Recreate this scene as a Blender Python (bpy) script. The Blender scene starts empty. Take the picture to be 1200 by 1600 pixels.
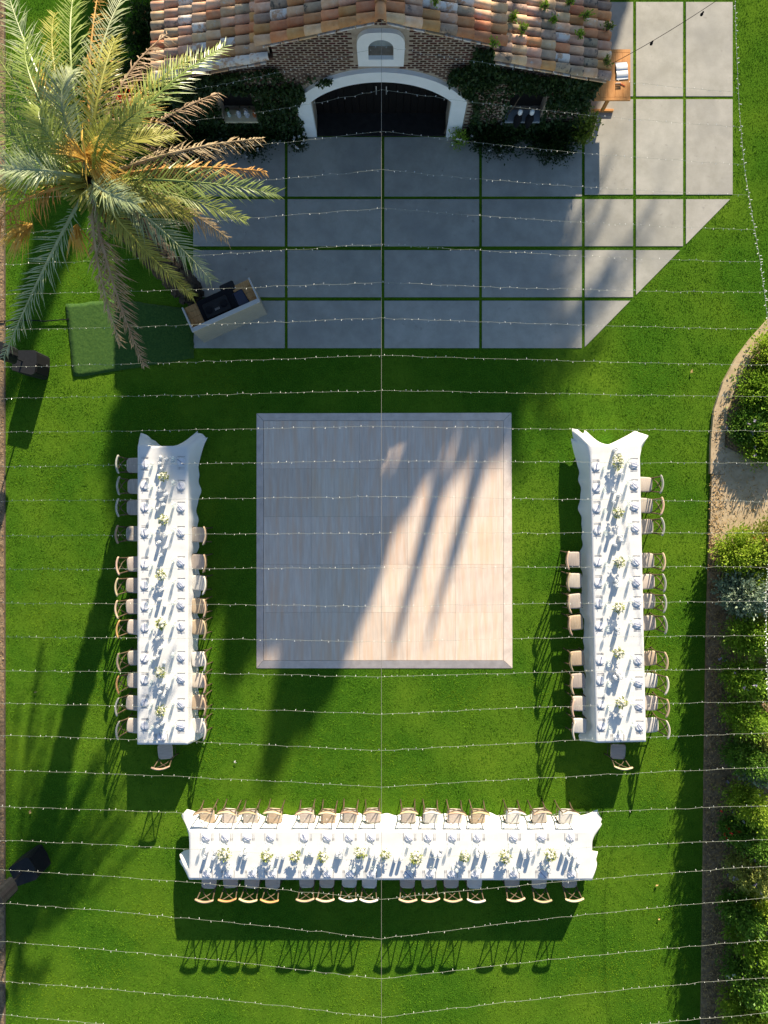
import bpy, math, random
import numpy as np
from mathutils import Vector, Matrix, Euler
random.seed(7); rng = np.random.default_rng(7)
S = bpy.context.scene; C = S.collection
R = math.radians
# ------------------------------------------------------------------ camera, light, exposure
H = 17.89; F = 1109.0
cam_d = bpy.data.cameras.new('camera'); cam = bpy.data.objects.new('camera', cam_d); C.objects.link(cam)
cam.location = (0, 0, H); cam.rotation_euler = (0, 0, 0)
cam_d.sensor_fit = 'HORIZONTAL'; cam_d.sensor_width = 36; cam_d.lens = 36 * F / 1200
cam_d.clip_end = 500
S.camera = cam
ELEV, AZ = 21.0, 15.5
world = bpy.data.worlds.new('World'); S.world = world; world.use_nodes = True
wn = world.node_tree; bgn = wn.nodes['Background']
sky = wn.nodes.new('ShaderNodeTexSky'); sky.sky_type = 'NISHITA'; sky.sun_disc = False
sky.sun_elevation = R(ELEV); sky.sun_rotation = R(AZ); sky.air_density = 1.0; sky.dust_density = 0.3; sky.ozone_density = 2.4
wn.links.new(sky.outputs[0], bgn.inputs[0]); bgn.inputs[1].default_value = 0.078
sd = bpy.data.lights.new('sun', 'SUN'); sun = bpy.data.objects.new('sun', sd); C.objects.link(sun)
sd.energy = 5.0; sd.angle = R(0.55); sd.color = (1.0, 0.87, 0.68)
TOSUN = Vector((math.sin(R(AZ)) * math.cos(R(ELEV)), math.cos(R(AZ)) * math.cos(R(ELEV)), math.sin(R(ELEV))))
sun.rotation_euler = (-TOSUN).to_track_quat('-Z', 'Y').to_euler(); sun.location = (8, 30, 14)
S.view_settings.view_transform = 'Standard'; S.view_settings.look = 'None'
S.view_settings.gamma = 1.0; S.view_settings.use_curve_mapping = False
S.view_settings.exposure = 1.14

def P(px, py, z=0.0):
    d = H - z
    return Vector(((px - 600) / F * d, (800 - py) / F * d, z))

# ------------------------------------------------------------------ materials
MATS = {}
def mat(name, col, col2=None, rough=0.7, scale=6.0, bump=0.0, bscale=None, rand=0.0, stretch=None, spec=0.3,
        cmin=0.35, cmax=0.65, detail=6, trans=0.0, spots=None, coord='Object', metal=0.0, big=None, emis=None):
    if name in MATS: return MATS[name]
    m = bpy.data.materials.new(name); m.use_nodes = True
    nt = m.node_tree; N = nt.nodes; L = nt.links
    b = N['Principled BSDF']; b.inputs['Roughness'].default_value = rough
    b.inputs['Specular IOR Level'].default_value = spec; b.inputs['Metallic'].default_value = metal
    tc = N.new('ShaderNodeTexCoord'); co = tc.outputs[coord] if coord != 'World' else None
    if coord == 'World':
        g = N.new('ShaderNodeNewGeometry'); co = g.outputs['Position']
    if stretch:
        mp = N.new('ShaderNodeMapping'); mp.inputs['Scale'].default_value = stretch; L.new(co, mp.inputs[0]); co = mp.outputs[0]
    cout = None
    if col2 is not None:
        n = N.new('ShaderNodeTexNoise'); n.inputs['Scale'].default_value = scale; n.inputs['Detail'].default_value = detail
        n.inputs['Roughness'].default_value = 0.65; L.new(co, n.inputs['Vector'])
        if rand > 0:
            oi = N.new('ShaderNodeObjectInfo'); n.noise_dimensions = '4D'
            mm = N.new('ShaderNodeMath'); mm.operation = 'MULTIPLY'; mm.inputs[1].default_value = 37; L.new(oi.outputs['Random'], mm.inputs[0]); L.new(mm.outputs[0], n.inputs['W'])
        r = N.new('ShaderNodeValToRGB'); r.color_ramp.elements[0].position = cmin; r.color_ramp.elements[1].position = cmax
        r.color_ramp.elements[0].color = (*col, 1); r.color_ramp.elements[1].color = (*col2, 1)
        L.new(n.outputs[0], r.inputs[0]); cout = r.outputs[0]
    else:
        rg = N.new('ShaderNodeRGB'); rg.outputs[0].default_value = (*col, 1); cout = rg.outputs[0]
    if big is not None:   # (colour, scale, lo, hi, strength): wide patches
        c3, sc, lo, hi, st = big
        n = N.new('ShaderNodeTexNoise'); n.inputs['Scale'].default_value = sc; n.inputs['Detail'].default_value = 3; L.new(co, n.inputs['Vector'])
        mr = N.new('ShaderNodeMapRange'); mr.inputs[1].default_value = lo; mr.inputs[2].default_value = hi; mr.inputs[4].default_value = st
        L.new(n.outputs[0], mr.inputs[0])
        mx = N.new('ShaderNodeMixRGB'); L.new(mr.outputs[0], mx.inputs[0]); L.new(cout, mx.inputs[1]); mx.inputs[2].default_value = (*c3, 1); cout = mx.outputs[0]
    if spots is not None:  # (colour, scale, threshold)
        c3, sc, th = spots
        n = N.new('ShaderNodeTexNoise'); n.inputs['Scale'].default_value = sc; n.inputs['Detail'].default_value = 5; n.inputs['Roughness'].default_value = .7
        if rand > 0:
            n.noise_dimensions = '4D'; oi2 = N.new('ShaderNodeObjectInfo')
            m2 = N.new('ShaderNodeMath'); m2.operation = 'MULTIPLY'; m2.inputs[1].default_value = 91; L.new(oi2.outputs['Random'], m2.inputs[0]); L.new(m2.outputs[0], n.inputs['W'])
        L.new(co, n.inputs['Vector'])
        mr = N.new('ShaderNodeMapRange'); mr.inputs[1].default_value = th; mr.inputs[2].default_value = th + .08; L.new(n.outputs[0], mr.inputs[0])
        mx = N.new('ShaderNodeMixRGB'); L.new(mr.outputs[0], mx.inputs[0]); L.new(cout, mx.inputs[1]); mx.inputs[2].default_value = (*c3, 1); cout = mx.outputs[0]
    if rand > 0:
        oi = N.new('ShaderNodeObjectInfo'); hs = N.new('ShaderNodeHueSaturation')
        mr = N.new('ShaderNodeMapRange'); mr.inputs[3].default_value = 1 - rand; mr.inputs[4].default_value = 1 + rand
        L.new(oi.outputs['Random'], mr.inputs[0]); L.new(mr.outputs[0], hs.inputs['Value'])
        mh = N.new('ShaderNodeMath'); mh.operation = 'MULTIPLY_ADD'; mh.inputs[1].default_value = 0.03 * rand / .2; mh.inputs[2].default_value = 0.5 - 0.015 * rand / .2
        wv = N.new('ShaderNodeMath'); wv.operation = 'FRACT'; m3 = N.new('ShaderNodeMath'); m3.operation = 'MULTIPLY'; m3.inputs[1].default_value = 13.7
        L.new(oi.outputs['Random'], m3.inputs[0]); L.new(m3.outputs[0], wv.inputs[0]); L.new(wv.outputs[0], mh.inputs[0]); L.new(mh.outputs[0], hs.inputs['Hue'])
        L.new(cout, hs.inputs['Color']); cout = hs.outputs[0]
    L.new(cout, b.inputs['Base Color'])
    if bump > 0:
        n = N.new('ShaderNodeTexNoise'); n.inputs['Scale'].default_value = bscale or scale * 3; n.inputs['Detail'].default_value = 4; L.new(co, n.inputs['Vector'])
        bp = N.new('ShaderNodeBump'); bp.inputs['Strength'].default_value = 0.6; bp.inputs['Distance'].default_value = bump
        L.new(n.outputs[0], bp.inputs['Height']); L.new(bp.outputs[0], b.inputs['Normal'])
    if trans > 0:   # thin leaf / cloth translucency
        out = N['Material Output']; tr = N.new('ShaderNodeBsdfTranslucent'); L.new(cout, tr.inputs[0]); ms = N.new('ShaderNodeMixShader'); ms.inputs[0].default_value = trans
        L.new(b.outputs[0], ms.inputs[1]); L.new(tr.outputs[0], ms.inputs[2]); L.new(ms.outputs[0], out.inputs[0])
    MATS[name] = m; return m

def glass_mat(name, tint=(.97, .99, .98), a=.8):
    m = bpy.data.materials.new(name); m.use_nodes = True; nt = m.node_tree; N = nt.nodes
    b = N['Principled BSDF']; b.inputs['Base Color'].default_value = (*tint, 1); b.inputs['Roughness'].default_value = .08
    t = N.new('ShaderNodeBsdfTransparent'); t.inputs[0].default_value = (*tint, 1); ms = N.new('ShaderNodeMixShader'); ms.inputs[0].default_value = 1 - a
    nt.links.new(t.outputs[0], ms.inputs[1]); nt.links.new(b.outputs[0], ms.inputs[2]); nt.links.new(ms.outputs[0], N['Material Output'].inputs[0])
    return m

# ------------------------------------------------------------------ mesh builder
class MB:
    def __init__(s): s.v = []; s.f = []
    def add(s, vs, fs):
        o = len(s.v); s.v += [tuple(v) for v in vs]; s.f += [tuple(i + o for i in f) for f in fs]; return s
    def box(s, c, d, rz=0, M=None):
        x, y, z = d[0] / 2, d[1] / 2, d[2] / 2
        vs = [Vector((a * x, b * y, e * z)) for e in (-1, 1) for a, b in ((-1, -1), (1, -1), (1, 1), (-1, 1))]
        T = M if M is not None else Matrix.Translation(c) @ Matrix.Rotation(rz, 4, 'Z')
        if M is not None: T = M @ Matrix.Translation(c)
        return s.add([T @ v for v in vs], [(3, 2, 1, 0), (4, 5, 6, 7), (0, 1, 5, 4), (1, 2, 6, 5), (2, 3, 7, 6), (3, 0, 4, 7)])
    def bbox(s, c, d, bv=.01, rz=0):
        # box with chamfered vertical and top edges
        x, y, z = d[0] / 2, d[1] / 2, d[2] / 2; b = bv
        T = Matrix.Translation(c) @ Matrix.Rotation(rz, 4, 'Z')
        def ring(ix, zz):
            X, Y = x - ix, y - ix; q = b
            return [T @ Vector(p) for p in ((-X + q, -Y, zz), (X - q, -Y, zz), (X, -Y + q, zz), (X, Y - q, zz), (X - q, Y, zz), (-X + q, Y, zz), (-X, Y - q, zz), (-X, -Y + q, zz))]
        vs = ring(b * .6, -z) + ring(0, -z + b * .6) + ring(0, z - b * .6) + ring(b * .6, z)
        fs = [tuple(range(7, -1, -1)), tuple(range(24, 32))]
        for k in range(3):
            for i in range(8): j = (i + 1) % 8; fs.append((k * 8 + i, k * 8 + j, k * 8 + 8 + j, k * 8 + 8 + i))
        return s.add(vs, fs)
    def tube(s, pts, r, n=6, caps=True):
        pts = [Vector(p) for p in pts]; rs = r if isinstance(r, (list, tuple)) else [r] * len(pts)
        vs = []; up = Vector((0, 0, 1)); prev = None
        for i, p in enumerate(pts):
            t = (pts[min(i + 1, len(pts) - 1)] - pts[max(i - 1, 0)])
            if t.length < 1e-9: t = Vector((0, 0, 1))
            t.normalize()
            a = prev if prev is not None else (up if abs(t.z) < .9 else Vector((1, 0, 0)))
            u = (a - t * a.dot(t)).normalized(); w = t.cross(u); prev = u
            for k in range(n):
                an = 2 * math.pi * k / n; vs.append(p + (u * math.cos(an) + w * math.sin(an)) * rs[i])
        fs = []
        for i in range(len(pts) - 1):
            for k in range(n):
                j = (k + 1) % n; fs.append((i * n + k, i * n + j, i * n + n + j, i * n + n + k))
        if caps: fs += [tuple(range(n - 1, -1, -1)), tuple(range((len(pts) - 1) * n, len(pts) * n))]
        return s.add(vs, fs)
    def lathe(s, prof, c=(0, 0, 0), n=12, M=None):
        vs = []; T = M if M is not None else Matrix.Translation(c)
        for r, z in prof:
            for k in range(n):
                a = 2 * math.pi * k / n; vs.append(T @ Vector((r * math.cos(a), r * math.sin(a), z)))
        fs = []
        for i in range(len(prof) - 1):
            for k in range(n):
                j = (k + 1) % n; fs.append((i * n + k, i * n + j, i * n + n + j, i * n + n + k))
        if prof[0][0] > 1e-4: fs.append(tuple(range(n - 1, -1, -1)))
        if prof[-1][0] > 1e-4: fs.append(tuple(range((len(prof) - 1) * n, len(prof) * n)))
        return s.add(vs, fs)
    def prism(s, poly, z0, z1):
        n = len(poly); vs = [(p[0], p[1], z0) for p in poly] + [(p[0], p[1], z1) for p in poly]
        a = sum(poly[i][0] * poly[(i + 1) % n][1] - poly[(i + 1) % n][0] * poly[i][1] for i in range(n))
        up = tuple(range(n, 2 * n)); dn = tuple(range(n - 1, -1, -1)); fs = [up, dn]
        for i in range(n): j = (i + 1) % n; fs.append((i, j, n + j, n + i))
        if a < 0: fs = [f[::-1] for f in fs]
        return s.add(vs, fs)
    def mesh(s, name, m=None, smooth=False):
        me = bpy.data.meshes.new(name); me.from_pydata(s.v, [], s.f)
        if m: me.materials.append(m)
        if smooth:
            for p in me.polygons: p.use_smooth = True
        me.update(); return me
    def build(s, name, m, parent=None, smooth=False, loc=None):
        return put(name, s.mesh(name, m, smooth), parent, loc)
def put(name, me, parent=None, loc=None, rot=None, M=None):
    o = bpy.data.objects.new(name, me); C.objects.link(o)
    if parent is not None: o.parent = parent
    if loc is not None: o.location = loc
    if rot is not None: o.rotation_euler = rot
    if M is not None: o.matrix_local = M
    return o
def np_mesh(name, V, Q, m, n=4):
    me = bpy.data.meshes.new(name); V = np.asarray(V, dtype=np.float32); Q = np.asarray(Q, dtype=np.int32)
    me.vertices.add(len(V)); me.vertices.foreach_set('co', V.ravel())
    me.loops.add(Q.size); me.loops.foreach_set('vertex_index', Q.ravel())
    me.polygons.add(len(Q)); me.polygons.foreach_set('loop_start', np.arange(0, Q.size, n, dtype=np.int32))
    if m: me.materials.append(m)
    me.update(calc_edges=True); return me
def empty(name, loc=(0, 0, 0), rz=0):
    o = bpy.data.objects.new(name, None); C.objects.link(o); o.location = loc; o.rotation_euler = (0, 0, rz); o.empty_display_size = .1; return o
def tag(o, label=None, cat=None, group=None, kind=None):
    if label: o['label'] = label
    if cat: o['category'] = cat
    if group: o['group'] = group
    if kind: o['kind'] = kind
    return o
def copy_tree(root, loc, rz, label, group=None):
    c = root.copy(); C.objects.link(c); c.location = loc; c.rotation_euler = (0, 0, rz); c['label'] = label
    if group: c['group'] = group
    for ch in root.children:
        d = ch.copy(); C.objects.link(d); d.parent = c
        for g in ch.children:
            e = g.copy(); C.objects.link(e); e.parent = d
    return c
ORD = ['first', 'second', 'third', 'fourth', 'fifth', 'sixth', 'seventh', 'eighth', 'ninth', 'tenth', 'eleventh', 'twelfth',
       'thirteenth', 'fourteenth', 'fifteenth', 'sixteenth', 'seventeenth', 'eighteenth', 'nineteenth', 'twentieth', 'twenty-first',
       'twenty-second', 'twenty-third', 'twenty-fourth', 'twenty-fifth', 'twenty-sixth', 'twenty-seventh', 'twenty-eighth', 'twenty-ninth', 'thirtieth']
def ranvec(n):
    v = rng.normal(size=(n, 3)); return v / np.linalg.norm(v, axis=1)[:, None]
def leaf_cloud(cen, dirs, ln, wd, jitter=.6):
    """rhombus leaves: centres, long axes, lengths, widths -> V, Q"""
    n = len(cen); d = dirs + jitter * ranvec(n); d /= np.linalg.norm(d, axis=1)[:, None]
    s = np.cross(d, ranvec(n)); s /= np.linalg.norm(s, axis=1)[:, None] + 1e-9
    nn = np.cross(d, s); L = (ln * rng.uniform(.6, 1.3, n))[:, None]; W = (wd * rng.uniform(.7, 1.2, n))[:, None]
    V = np.stack([cen, cen + d * L * .45 + s * W * .5 + nn * W * .2, cen + d * L, cen + d * L * .45 - s * W * .5 + nn * W * .2], 1).reshape(-1, 3)
    Q = np.arange(4 * n).reshape(n, 4); return V, Q

# ------------------------------------------------------------------ palette
m_grass = mat('grass_blade', (.030, .115, .005), (.142, .285, .016), rough=.8, scale=5, coord='World', cmin=.36, cmax=.66, trans=.2, spec=.03, big=((.19, .28, .012), .55, .48, .7, .55))
m_lawn = mat('lawn_turf', (.016, .060, .004), (.076, .188, .013), rough=1, spec=0, scale=38, coord='World', cmin=.36, cmax=.62, detail=12, big=((.130, .220, .016), .42, .42, .70, .75))
m_earth = mat('garden_soil', (.14, .09, .05), (.34, .24, .14), rough=.95, scale=7, bump=.05, bscale=18, coord='World', spots=((.30, .2, .1), 25, .58))
m_path = mat('sandy_path', (.40, .30, .18), (.54, .42, .27), rough=.9, scale=3, bump=.01, coord='World', spots=((.16, .12, .08), 22, .62))
m_conc = mat('patio_concrete', (.33, .315, .265), (.425, .405, .35), rough=.8, scale=2.3, bump=.003, bscale=40, coord='World', rand=.07, spots=((.29, .275, .24), 5, .62), big=((.25, .245, .22), .8, .48, .75, .6), detail=9)
m_floor = mat('bleached_oak_floor', (.64, .50, .39), (.80, .68, .56), rough=.55, scale=3.2, stretch=(6, .5, 1), coord='World', rand=.07, cmin=.3, cmax=.7, big=((.74, .50, .33), 1.4, .45, .68, .7), detail=8)  # dance floor wood: whitewashed oak grain with warm patches
m_ramp = mat('floor_edging', (.58, .49, .42), (.72, .62, .54), rough=.6, scale=5, coord='World', rand=.05)
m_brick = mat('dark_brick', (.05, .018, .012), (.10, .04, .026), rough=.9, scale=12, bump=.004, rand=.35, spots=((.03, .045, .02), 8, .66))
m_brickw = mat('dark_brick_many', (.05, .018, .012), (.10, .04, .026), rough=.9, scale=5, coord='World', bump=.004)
m_mortar = mat('mortar', (.33, .26, .19), (.45, .37, .28), rough=.95, scale=8, bump=.006)
m_stucco = mat('white_stucco', (.84, .84, .80), (.90, .90, .87), rough=.85, scale=3, bump=.004, bscale=30)
m_darkin = mat('dark_interior', (.012, .010, .009), rough=.9)
m_door = mat('dark_wood_door', (.004, .003, .0025), (.008, .005, .004), rough=.6, scale=4, stretch=(8, 8, 1))
m_deck = mat('roof_underlay', (.05, .03, .02), (.14, .08, .05), rough=.9, scale=12)
T_TAN = mat('tile_tan', (.62, .34, .18), (.74, .50, .32), rough=.8, scale=6, rand=.22, bump=.006, spots=((.62, .55, .46), 7, .60))
T_ORG = mat('tile_orange', (.56, .22, .08), (.64, .33, .15), rough=.75, scale=6, rand=.2, bump=.006, spots=((.2, .12, .08), 9, .62))
T_GRY = mat('tile_grey', (.33, .22, .15), (.50, .36, .25), rough=.85, scale=7, rand=.28, bump=.006, spots=((.09, .085, .075), 6, .55))
T_WHT = mat('tile_limed', (.52, .32, .20), (.74, .68, .60), rough=.85, scale=7, rand=.08, bump=.008, cmin=.42, cmax=.52)
m_cloth = mat('white_linen', (.84, .83, .79), (.89, .88, .84), rough=.9, scale=2, trans=.12, spec=.1, bump=.006, bscale=4)
m_seat = mat('linen_seat', (.42, .36, .30), (.56, .49, .42), rough=.9, scale=9, stretch=(.5, 9, 1), rand=.16)
m_oak = mat('weathered_oak', (.27, .19, .11), (.42, .31, .20), rough=.6, scale=7, stretch=(2, 2, 6), rand=.30)
m_oakd = mat('oak_frame', (.07, .05, .028), (.14, .10, .06), rough=.6, scale=8, rand=.2)
m_rail = mat('oak_rail', (.46, .32, .18), (.62, .47, .31), rough=.5, scale=6, stretch=(1, 6, 6), rand=.35)
m_plate = mat('glazed_white_plate', (.84, .84, .84), rough=.35, spec=.6)
m_nap = mat('white_napkin', (.80, .81, .86), (.85, .85, .87), rough=.9, scale=20, trans=.1)
m_rib = mat('blue_ribbon', (.035, .06, .20), rough=.7)
m_silver = mat('cutlery_metal', (.50, .48, .45), rough=.35, metal=.4)
m_black = mat('black_plastic', (.008, .009, .010), (.014, .015, .017), rough=.65, scale=20, spec=.3)
m_black2 = mat('black_cloth', (.006, .006, .008), rough=.95)
m_wood = mat('honey_wood', (.50, .20, .045), (.66, .31, .085), rough=.5, scale=5, stretch=(10, 1, 1))
m_woodt = mat('desk_top_wood', (.42, .22, .08), (.56, .33, .13), rough=.5, scale=5, stretch=(8, 1, 1))
m_wwood = mat('whitewashed_panel', (.33, .29, .215), (.43, .385, .30), rough=.7, scale=6, stretch=(1, 1, 9), cmin=.3, cmax=.7)
m_white = mat('white_paint', (.8, .8, .78), rough=.5)
m_wire = mat('string_wire', (.26, .28, .22), rough=.6)
m_bulb = mat('string_bulb', (.85, .84, .78), rough=.2, spec=.6)
m_cable = mat('steel_cable', (.30, .27, .22), rough=.5)
m_glass = glass_mat('clear_glass', a=.72); m_frost = glass_mat('frosted_glass', (.93, .95, .95), a=.25)
m_wax = mat('white_wax', (.85, .84, .80), rough=.5)
m_cream = mat('cream_petals', (.80, .76, .55), (.86, .84, .74), rough=.7, scale=30, trans=.2)
m_leafy = mat('bouquet_leaf', (.20, .28, .04), (.42, .44, .09), rough=.6, scale=15, trans=.3)
m_ivy = mat('ivy_leaf', (.014, .035, .008), (.045, .085, .018), rough=.5, scale=5, coord='World', trans=.2)
m_ivyl = mat('young_leaf', (.10, .17, .02), (.24, .30, .04), rough=.5, scale=7, coord='World', trans=.35)
m_stem = mat('plant_stem', (.10, .07, .045), (.17, .13, .09), rough=.9, scale=8)
m_turf = mat('artificial_turf', (.020, .068, .008), (.050, .112, .014), rough=.85, scale=25, bump=.02, bscale=10, coord='World')
m_red = mat('red_petals', (.75, .03, .02), rough=.6, trans=.2)
m_org = mat('orange_petals', (.75, .28, .06), (.8, .5, .25), rough=.6, scale=20, trans=.2)
m_wht = mat('white_petals', (.8, .76, .74), rough=.6, trans=.2)
m_pur = mat('lilac_petals', (.38, .33, .48), rough=.6, trans=.2)
m_straw = mat('dry_straw', (.34, .21, .08), (.56, .39, .17), rough=.8, scale=10, coord='World')

# ------------------------------------------------------------------ ground
mb = MB(); e = 120
mb.add([(-e, -e, -.06), (e, -e, -.06), (e, e, -.06), (-e, e, -.06)], [(0, 1, 2, 3)])
tag(mb.build('ground', m_earth), 'bare brown soil around and beyond the lawn', kind='structure')
XL = P(9, 0).x                      # lawn's edge on the west
curve = [(1250, 447), (1200, 499), (1172, 530), (1150, 560), (1130, 597), (1116, 640), (1111, 690), (1110, 740), (1106, 850), (1102, 1000),
         (1099, 1200), (1097, 1400), (1094, 1600), (1092, 1720)]
cw = [P(*c) for c in curve]
lawn_poly = [(XL, 14.5), (XL, -14.5)] + [(cw[-1].x, -14.5)] + [(p.x, p.y) for p in reversed(cw)] + [(P(1320, 0).x, P(0, 420).y), (P(1320, 0).x, 14.5)]
MB().prism(lawn_poly, -.05, 0.0).build('lawn', m_lawn)['kind'] = 'structure'
bpy.data.objects['lawn']['label'] = 'short clipped green lawn under the tables'
# raised garden bed east of the curving edge
bed = [(p.x, p.y) for p in cw] + [(14, P(0, 1720).y), (14, cw[0].y)]
MB().prism(bed, -.055, .07).build('garden_bed', m_earth)['kind'] = 'structure'
edge = MB()
for i in range(len(cw) - 1):
    a, b = cw[i], cw[i + 1]; d = (b - a).normalized(); nrm = Vector((-d.y, d.x, 0))
    if i < 7: edge.add([a, b, b + nrm * .035, a + nrm * .035], [(0, 1, 2, 3)])
pb = MB()
outer = [P(*c, .10) for c in curve[:8]]
inn = []
for i, p in enumerate(outer):
    t = (outer[min(i + 1, 7)] - outer[max(i - 1, 0)]).normalized(); n_ = Vector((-t.y, t.x, 0)); inn.append(p + n_ * .34)
for i in range(7):
    pb.add([outer[i], outer[i + 1], inn[i + 1], inn[i], outer[i] - Vector((0, 0, .14)), outer[i + 1] - Vector((0, 0, .14))], [(0, 1, 2, 3), (4, 5, 1, 0)])
pb.build('border_edging', m_path)['kind'] = 'structure'
pp = [P(1112, 690), P(1111, 720), P(1107, 832), P(1110, 850), P(1260, 850), P(1260, 715), P(1180, 722)]
MB().prism([(p.x, p.y) for p in pp], .0, .085).build('garden_path', m_path)['kind'] = 'structure'
MB().prism([(XL - .02, 14.5), (XL - .02, -14.5), (-15, -14.5), (-15, 14.5)], -.055, .03).build('side_border', m_earth)['kind'] = 'structure'
MB().prism([(XL - .02, 14.5), (XL - .02, -14.5), (XL, -14.5), (XL, 14.5)], -.055, .045).build('lawn_edging', m_stem)['kind'] = 'structure'

# patio pavers -----------------------------------------------------------------
patio = tag(empty('patio'), 'grey concrete patio of large pavers with grass joints beside the brick house', kind='structure')
cols = [(302, 445), (449.5, 596), (600.5, 748.5), (753, 909), (913.5, 989), (993.5, 1067), (1071.5, 1144.5)]
rows = [(311.5, 385), (391, 464.5), (470, 544)]
def cut(x0, y0, x1, y1):
    # clip the rectangle by the diagonal from (1146,306) to (911,545)
    poly = [(x0, y0), (x1, y0), (x1, y1), (x0, y1)]
    f = lambda p: (p[0] - 1146) * (545 - 306) - (p[1] - 306) * (911 - 1146)
    out = []
    for i in range(4):
        a, b = poly[i], poly[(i + 1) % 4]; fa, fb = f(a), f(b)
        if fa <= 0: out.append(a)
        if (fa < 0) != (fb < 0): t = fa / (fa - fb); out.append((a[0] + (b[0] - a[0]) * t, a[1] + (b[1] - a[1]) * t))
    return out
slabrects = []
def slab(x0, y0, x1, y1):
    poly = cut(x0, y0, x1, y1)
    if len(poly) < 3: return
    w = [P(*p) for p in poly]; cx = sum(p.x for p in w) / len(w); cy = sum(p.y for p in w) / len(w)
    m = MB(); n = len(w)
    a = sum(w[i].x * w[(i + 1) % n].y - w[(i + 1) % n].x * w[i].y for i in range(n))
    if a < 0: w = w[::-1]
    def ring(k, z): return [(cx + (p.x - cx) * k - 0, cy + (p.y - cy) * k, z) for p in w]
    vs = ring(1, -.03) + ring(1, .009) + ring(.996, .013)
    vs = [(v[0] - cx, v[1] - cy, v[2]) for v in vs]
    fs = [tuple(range(2 * n, 3 * n))]
    for k in range(2):
        for i in range(n): j = (i + 1) % n; fs.append((k * n + i, k * n + j, k * n + n + j, k * n + n + i))
    m.add(vs, fs).build('paver', m_conc, patio, loc=(cx, cy, 0)); slabrects.append(poly)
for ci, (x0, x1) in enumerate(cols):
    for y0, y1 in rows: slab(x0, y0, x1, y1)
    if ci < 4: slab(x0, 214.5, x1, 307)
    else: slab(x0, 155.5, x1, 304.5); slab(x0, 3.5, x1, 151)

# grass blades ------------------------------------------------------------------
def inpoly(X, Y, poly):
    r = np.zeros(len(X), bool); n = len(poly)
    for i in range(n):
        (x0, y0), (x1, y1) = poly[i], poly[(i + 1) % n]
        if y0 == y1: continue
        c = ((y0 > Y) != (y1 > Y)) & (X < (x1 - x0) * (Y - y0) / (y1 - y0) + x0); r ^= c
    return r
NB = 900000
X = rng.uniform(XL + .01, 10.4, NB); Y = rng.uniform(-13.4, 13.4, NB)
px = 600 + X * 62; py = 800 - Y * 62
keep = inpoly(X, Y, lawn_poly)
for poly in slabrects: keep &= ~inpoly(px, py, poly)
keep &= ~((px > 401) & (px < 799) & (py > 646) & (py < 1044))
keep &= ~((px > 290) & (px < 897) & (py < 214))
X, Y = X[keep], Y[keep]; n = len(X)
clump = np.sin(X * 7.1 + 2 * np.sin(Y * 3.3)) * np.sin(Y * 6.3 + 1.7 * np.sin(X * 4.1))
hgt = rng.uniform(.006, .019, n) * (1 + .35 * clump); ang = rng.uniform(0, 2 * np.pi, n); lean = rng.uniform(.01, .03, n)
wd = rng.uniform(.006, .013, n); ca, sa = np.cos(ang), np.sin(ang); la = rng.uniform(0, 2 * np.pi, n)
V = np.empty((n, 3, 3), np.float32)
V[:, 0] = np.stack([X - ca * wd, Y - sa * wd, np.full(n, -.002)], 1); V[:, 1] = np.stack([X + ca * wd, Y + sa * wd, np.full(n, -.002)], 1)
V[:, 2] = np.stack([X + np.cos(la) * lean, Y + np.sin(la) * lean, hgt], 1)
g = put('grass', np_mesh('grass', V.reshape(-1, 3), np.arange(3 * n).reshape(n, 3), m_grass, 3))
tag(g, 'short green grass blades of the lawn and the joints between pavers', 'grass', kind='stuff')

# soil litter -------------------------------------------------------------------
def litter(name, polys, count, m, z, ln, label, cat='litter'):
    cs = []
    for poly, k in polys:
        xs = [p[0] for p in poly]; ys = [p[1] for p in poly]
        a = rng.uniform(min(xs), max(xs), int(count * k)); b = rng.uniform(min(ys), max(ys), int(count * k)); ok = inpoly(a, b, poly); a, b = a[ok], b[ok]
        cs.append(np.stack([(a - 600) / 62, (800 - b) / 62, z + rng.uniform(0, .02, len(a))], 1))
    cen = np.concatenate(cs); d = ranvec(len(cen)); d[:, 2] *= .2
    V, Q = leaf_cloud(cen, d, ln, ln * .28, .1)
    return tag(put(name, np_mesh(name, V, Q, m)), label, cat, kind='stuff')
strip = [(1112, 640), (1130, 640), (1128, 850), (1125, 1200), (1130, 1640), (1094, 1640), (1099, 1200), (1104, 900)]
litter('straw_mulch', [([(1200, 505), (1150, 570), (1122, 640), (1112, 700), (1150, 700), (1160, 600), (1230, 520)], .45), (strip, 1.0), ([(1110, 640), (1300, 640), (1300, 1640), (1095, 1640)], 1.6)], 5200, m_straw, .085, .07,
       'dry yellow straw and clippings scattered along the shrub border', 'mulch')
litter('wood_chips', [([(-60, -40), (9, -40), (8, 1640), (-60, 1640)], 1.0)], 5000, m_straw, .035, .05, 'brown wood chips and dry leaves in the strip west of the lawn', 'mulch')
for i, (x, y, c) in enumerate([(1024, 1385, m_straw), (1028, 1437, m_straw), (1079, 583, m_straw), (366, 1192, m_wht), (53, 1083, m_straw), (45, 1270, m_straw)]):
    V, Q = leaf_cloud(np.array([list(P(x, y, .05))] * 2), np.array([[1, .4, .1], [.6, .9, .1]]), .10, .05, .2)
    tag(put('fallen_leaf', np_mesh('fallen_leaf', V, Q, c)), 'dry leaf on the grass ' + ['at the lower right, upper of two', 'at the lower right, lower of two', 'near the curving border edge', 'below the dance floor', 'on the left, beside the border strip', 'on the left, above the lower speaker'][i], 'leaf', 'dry leaves on the lawn')

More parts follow.
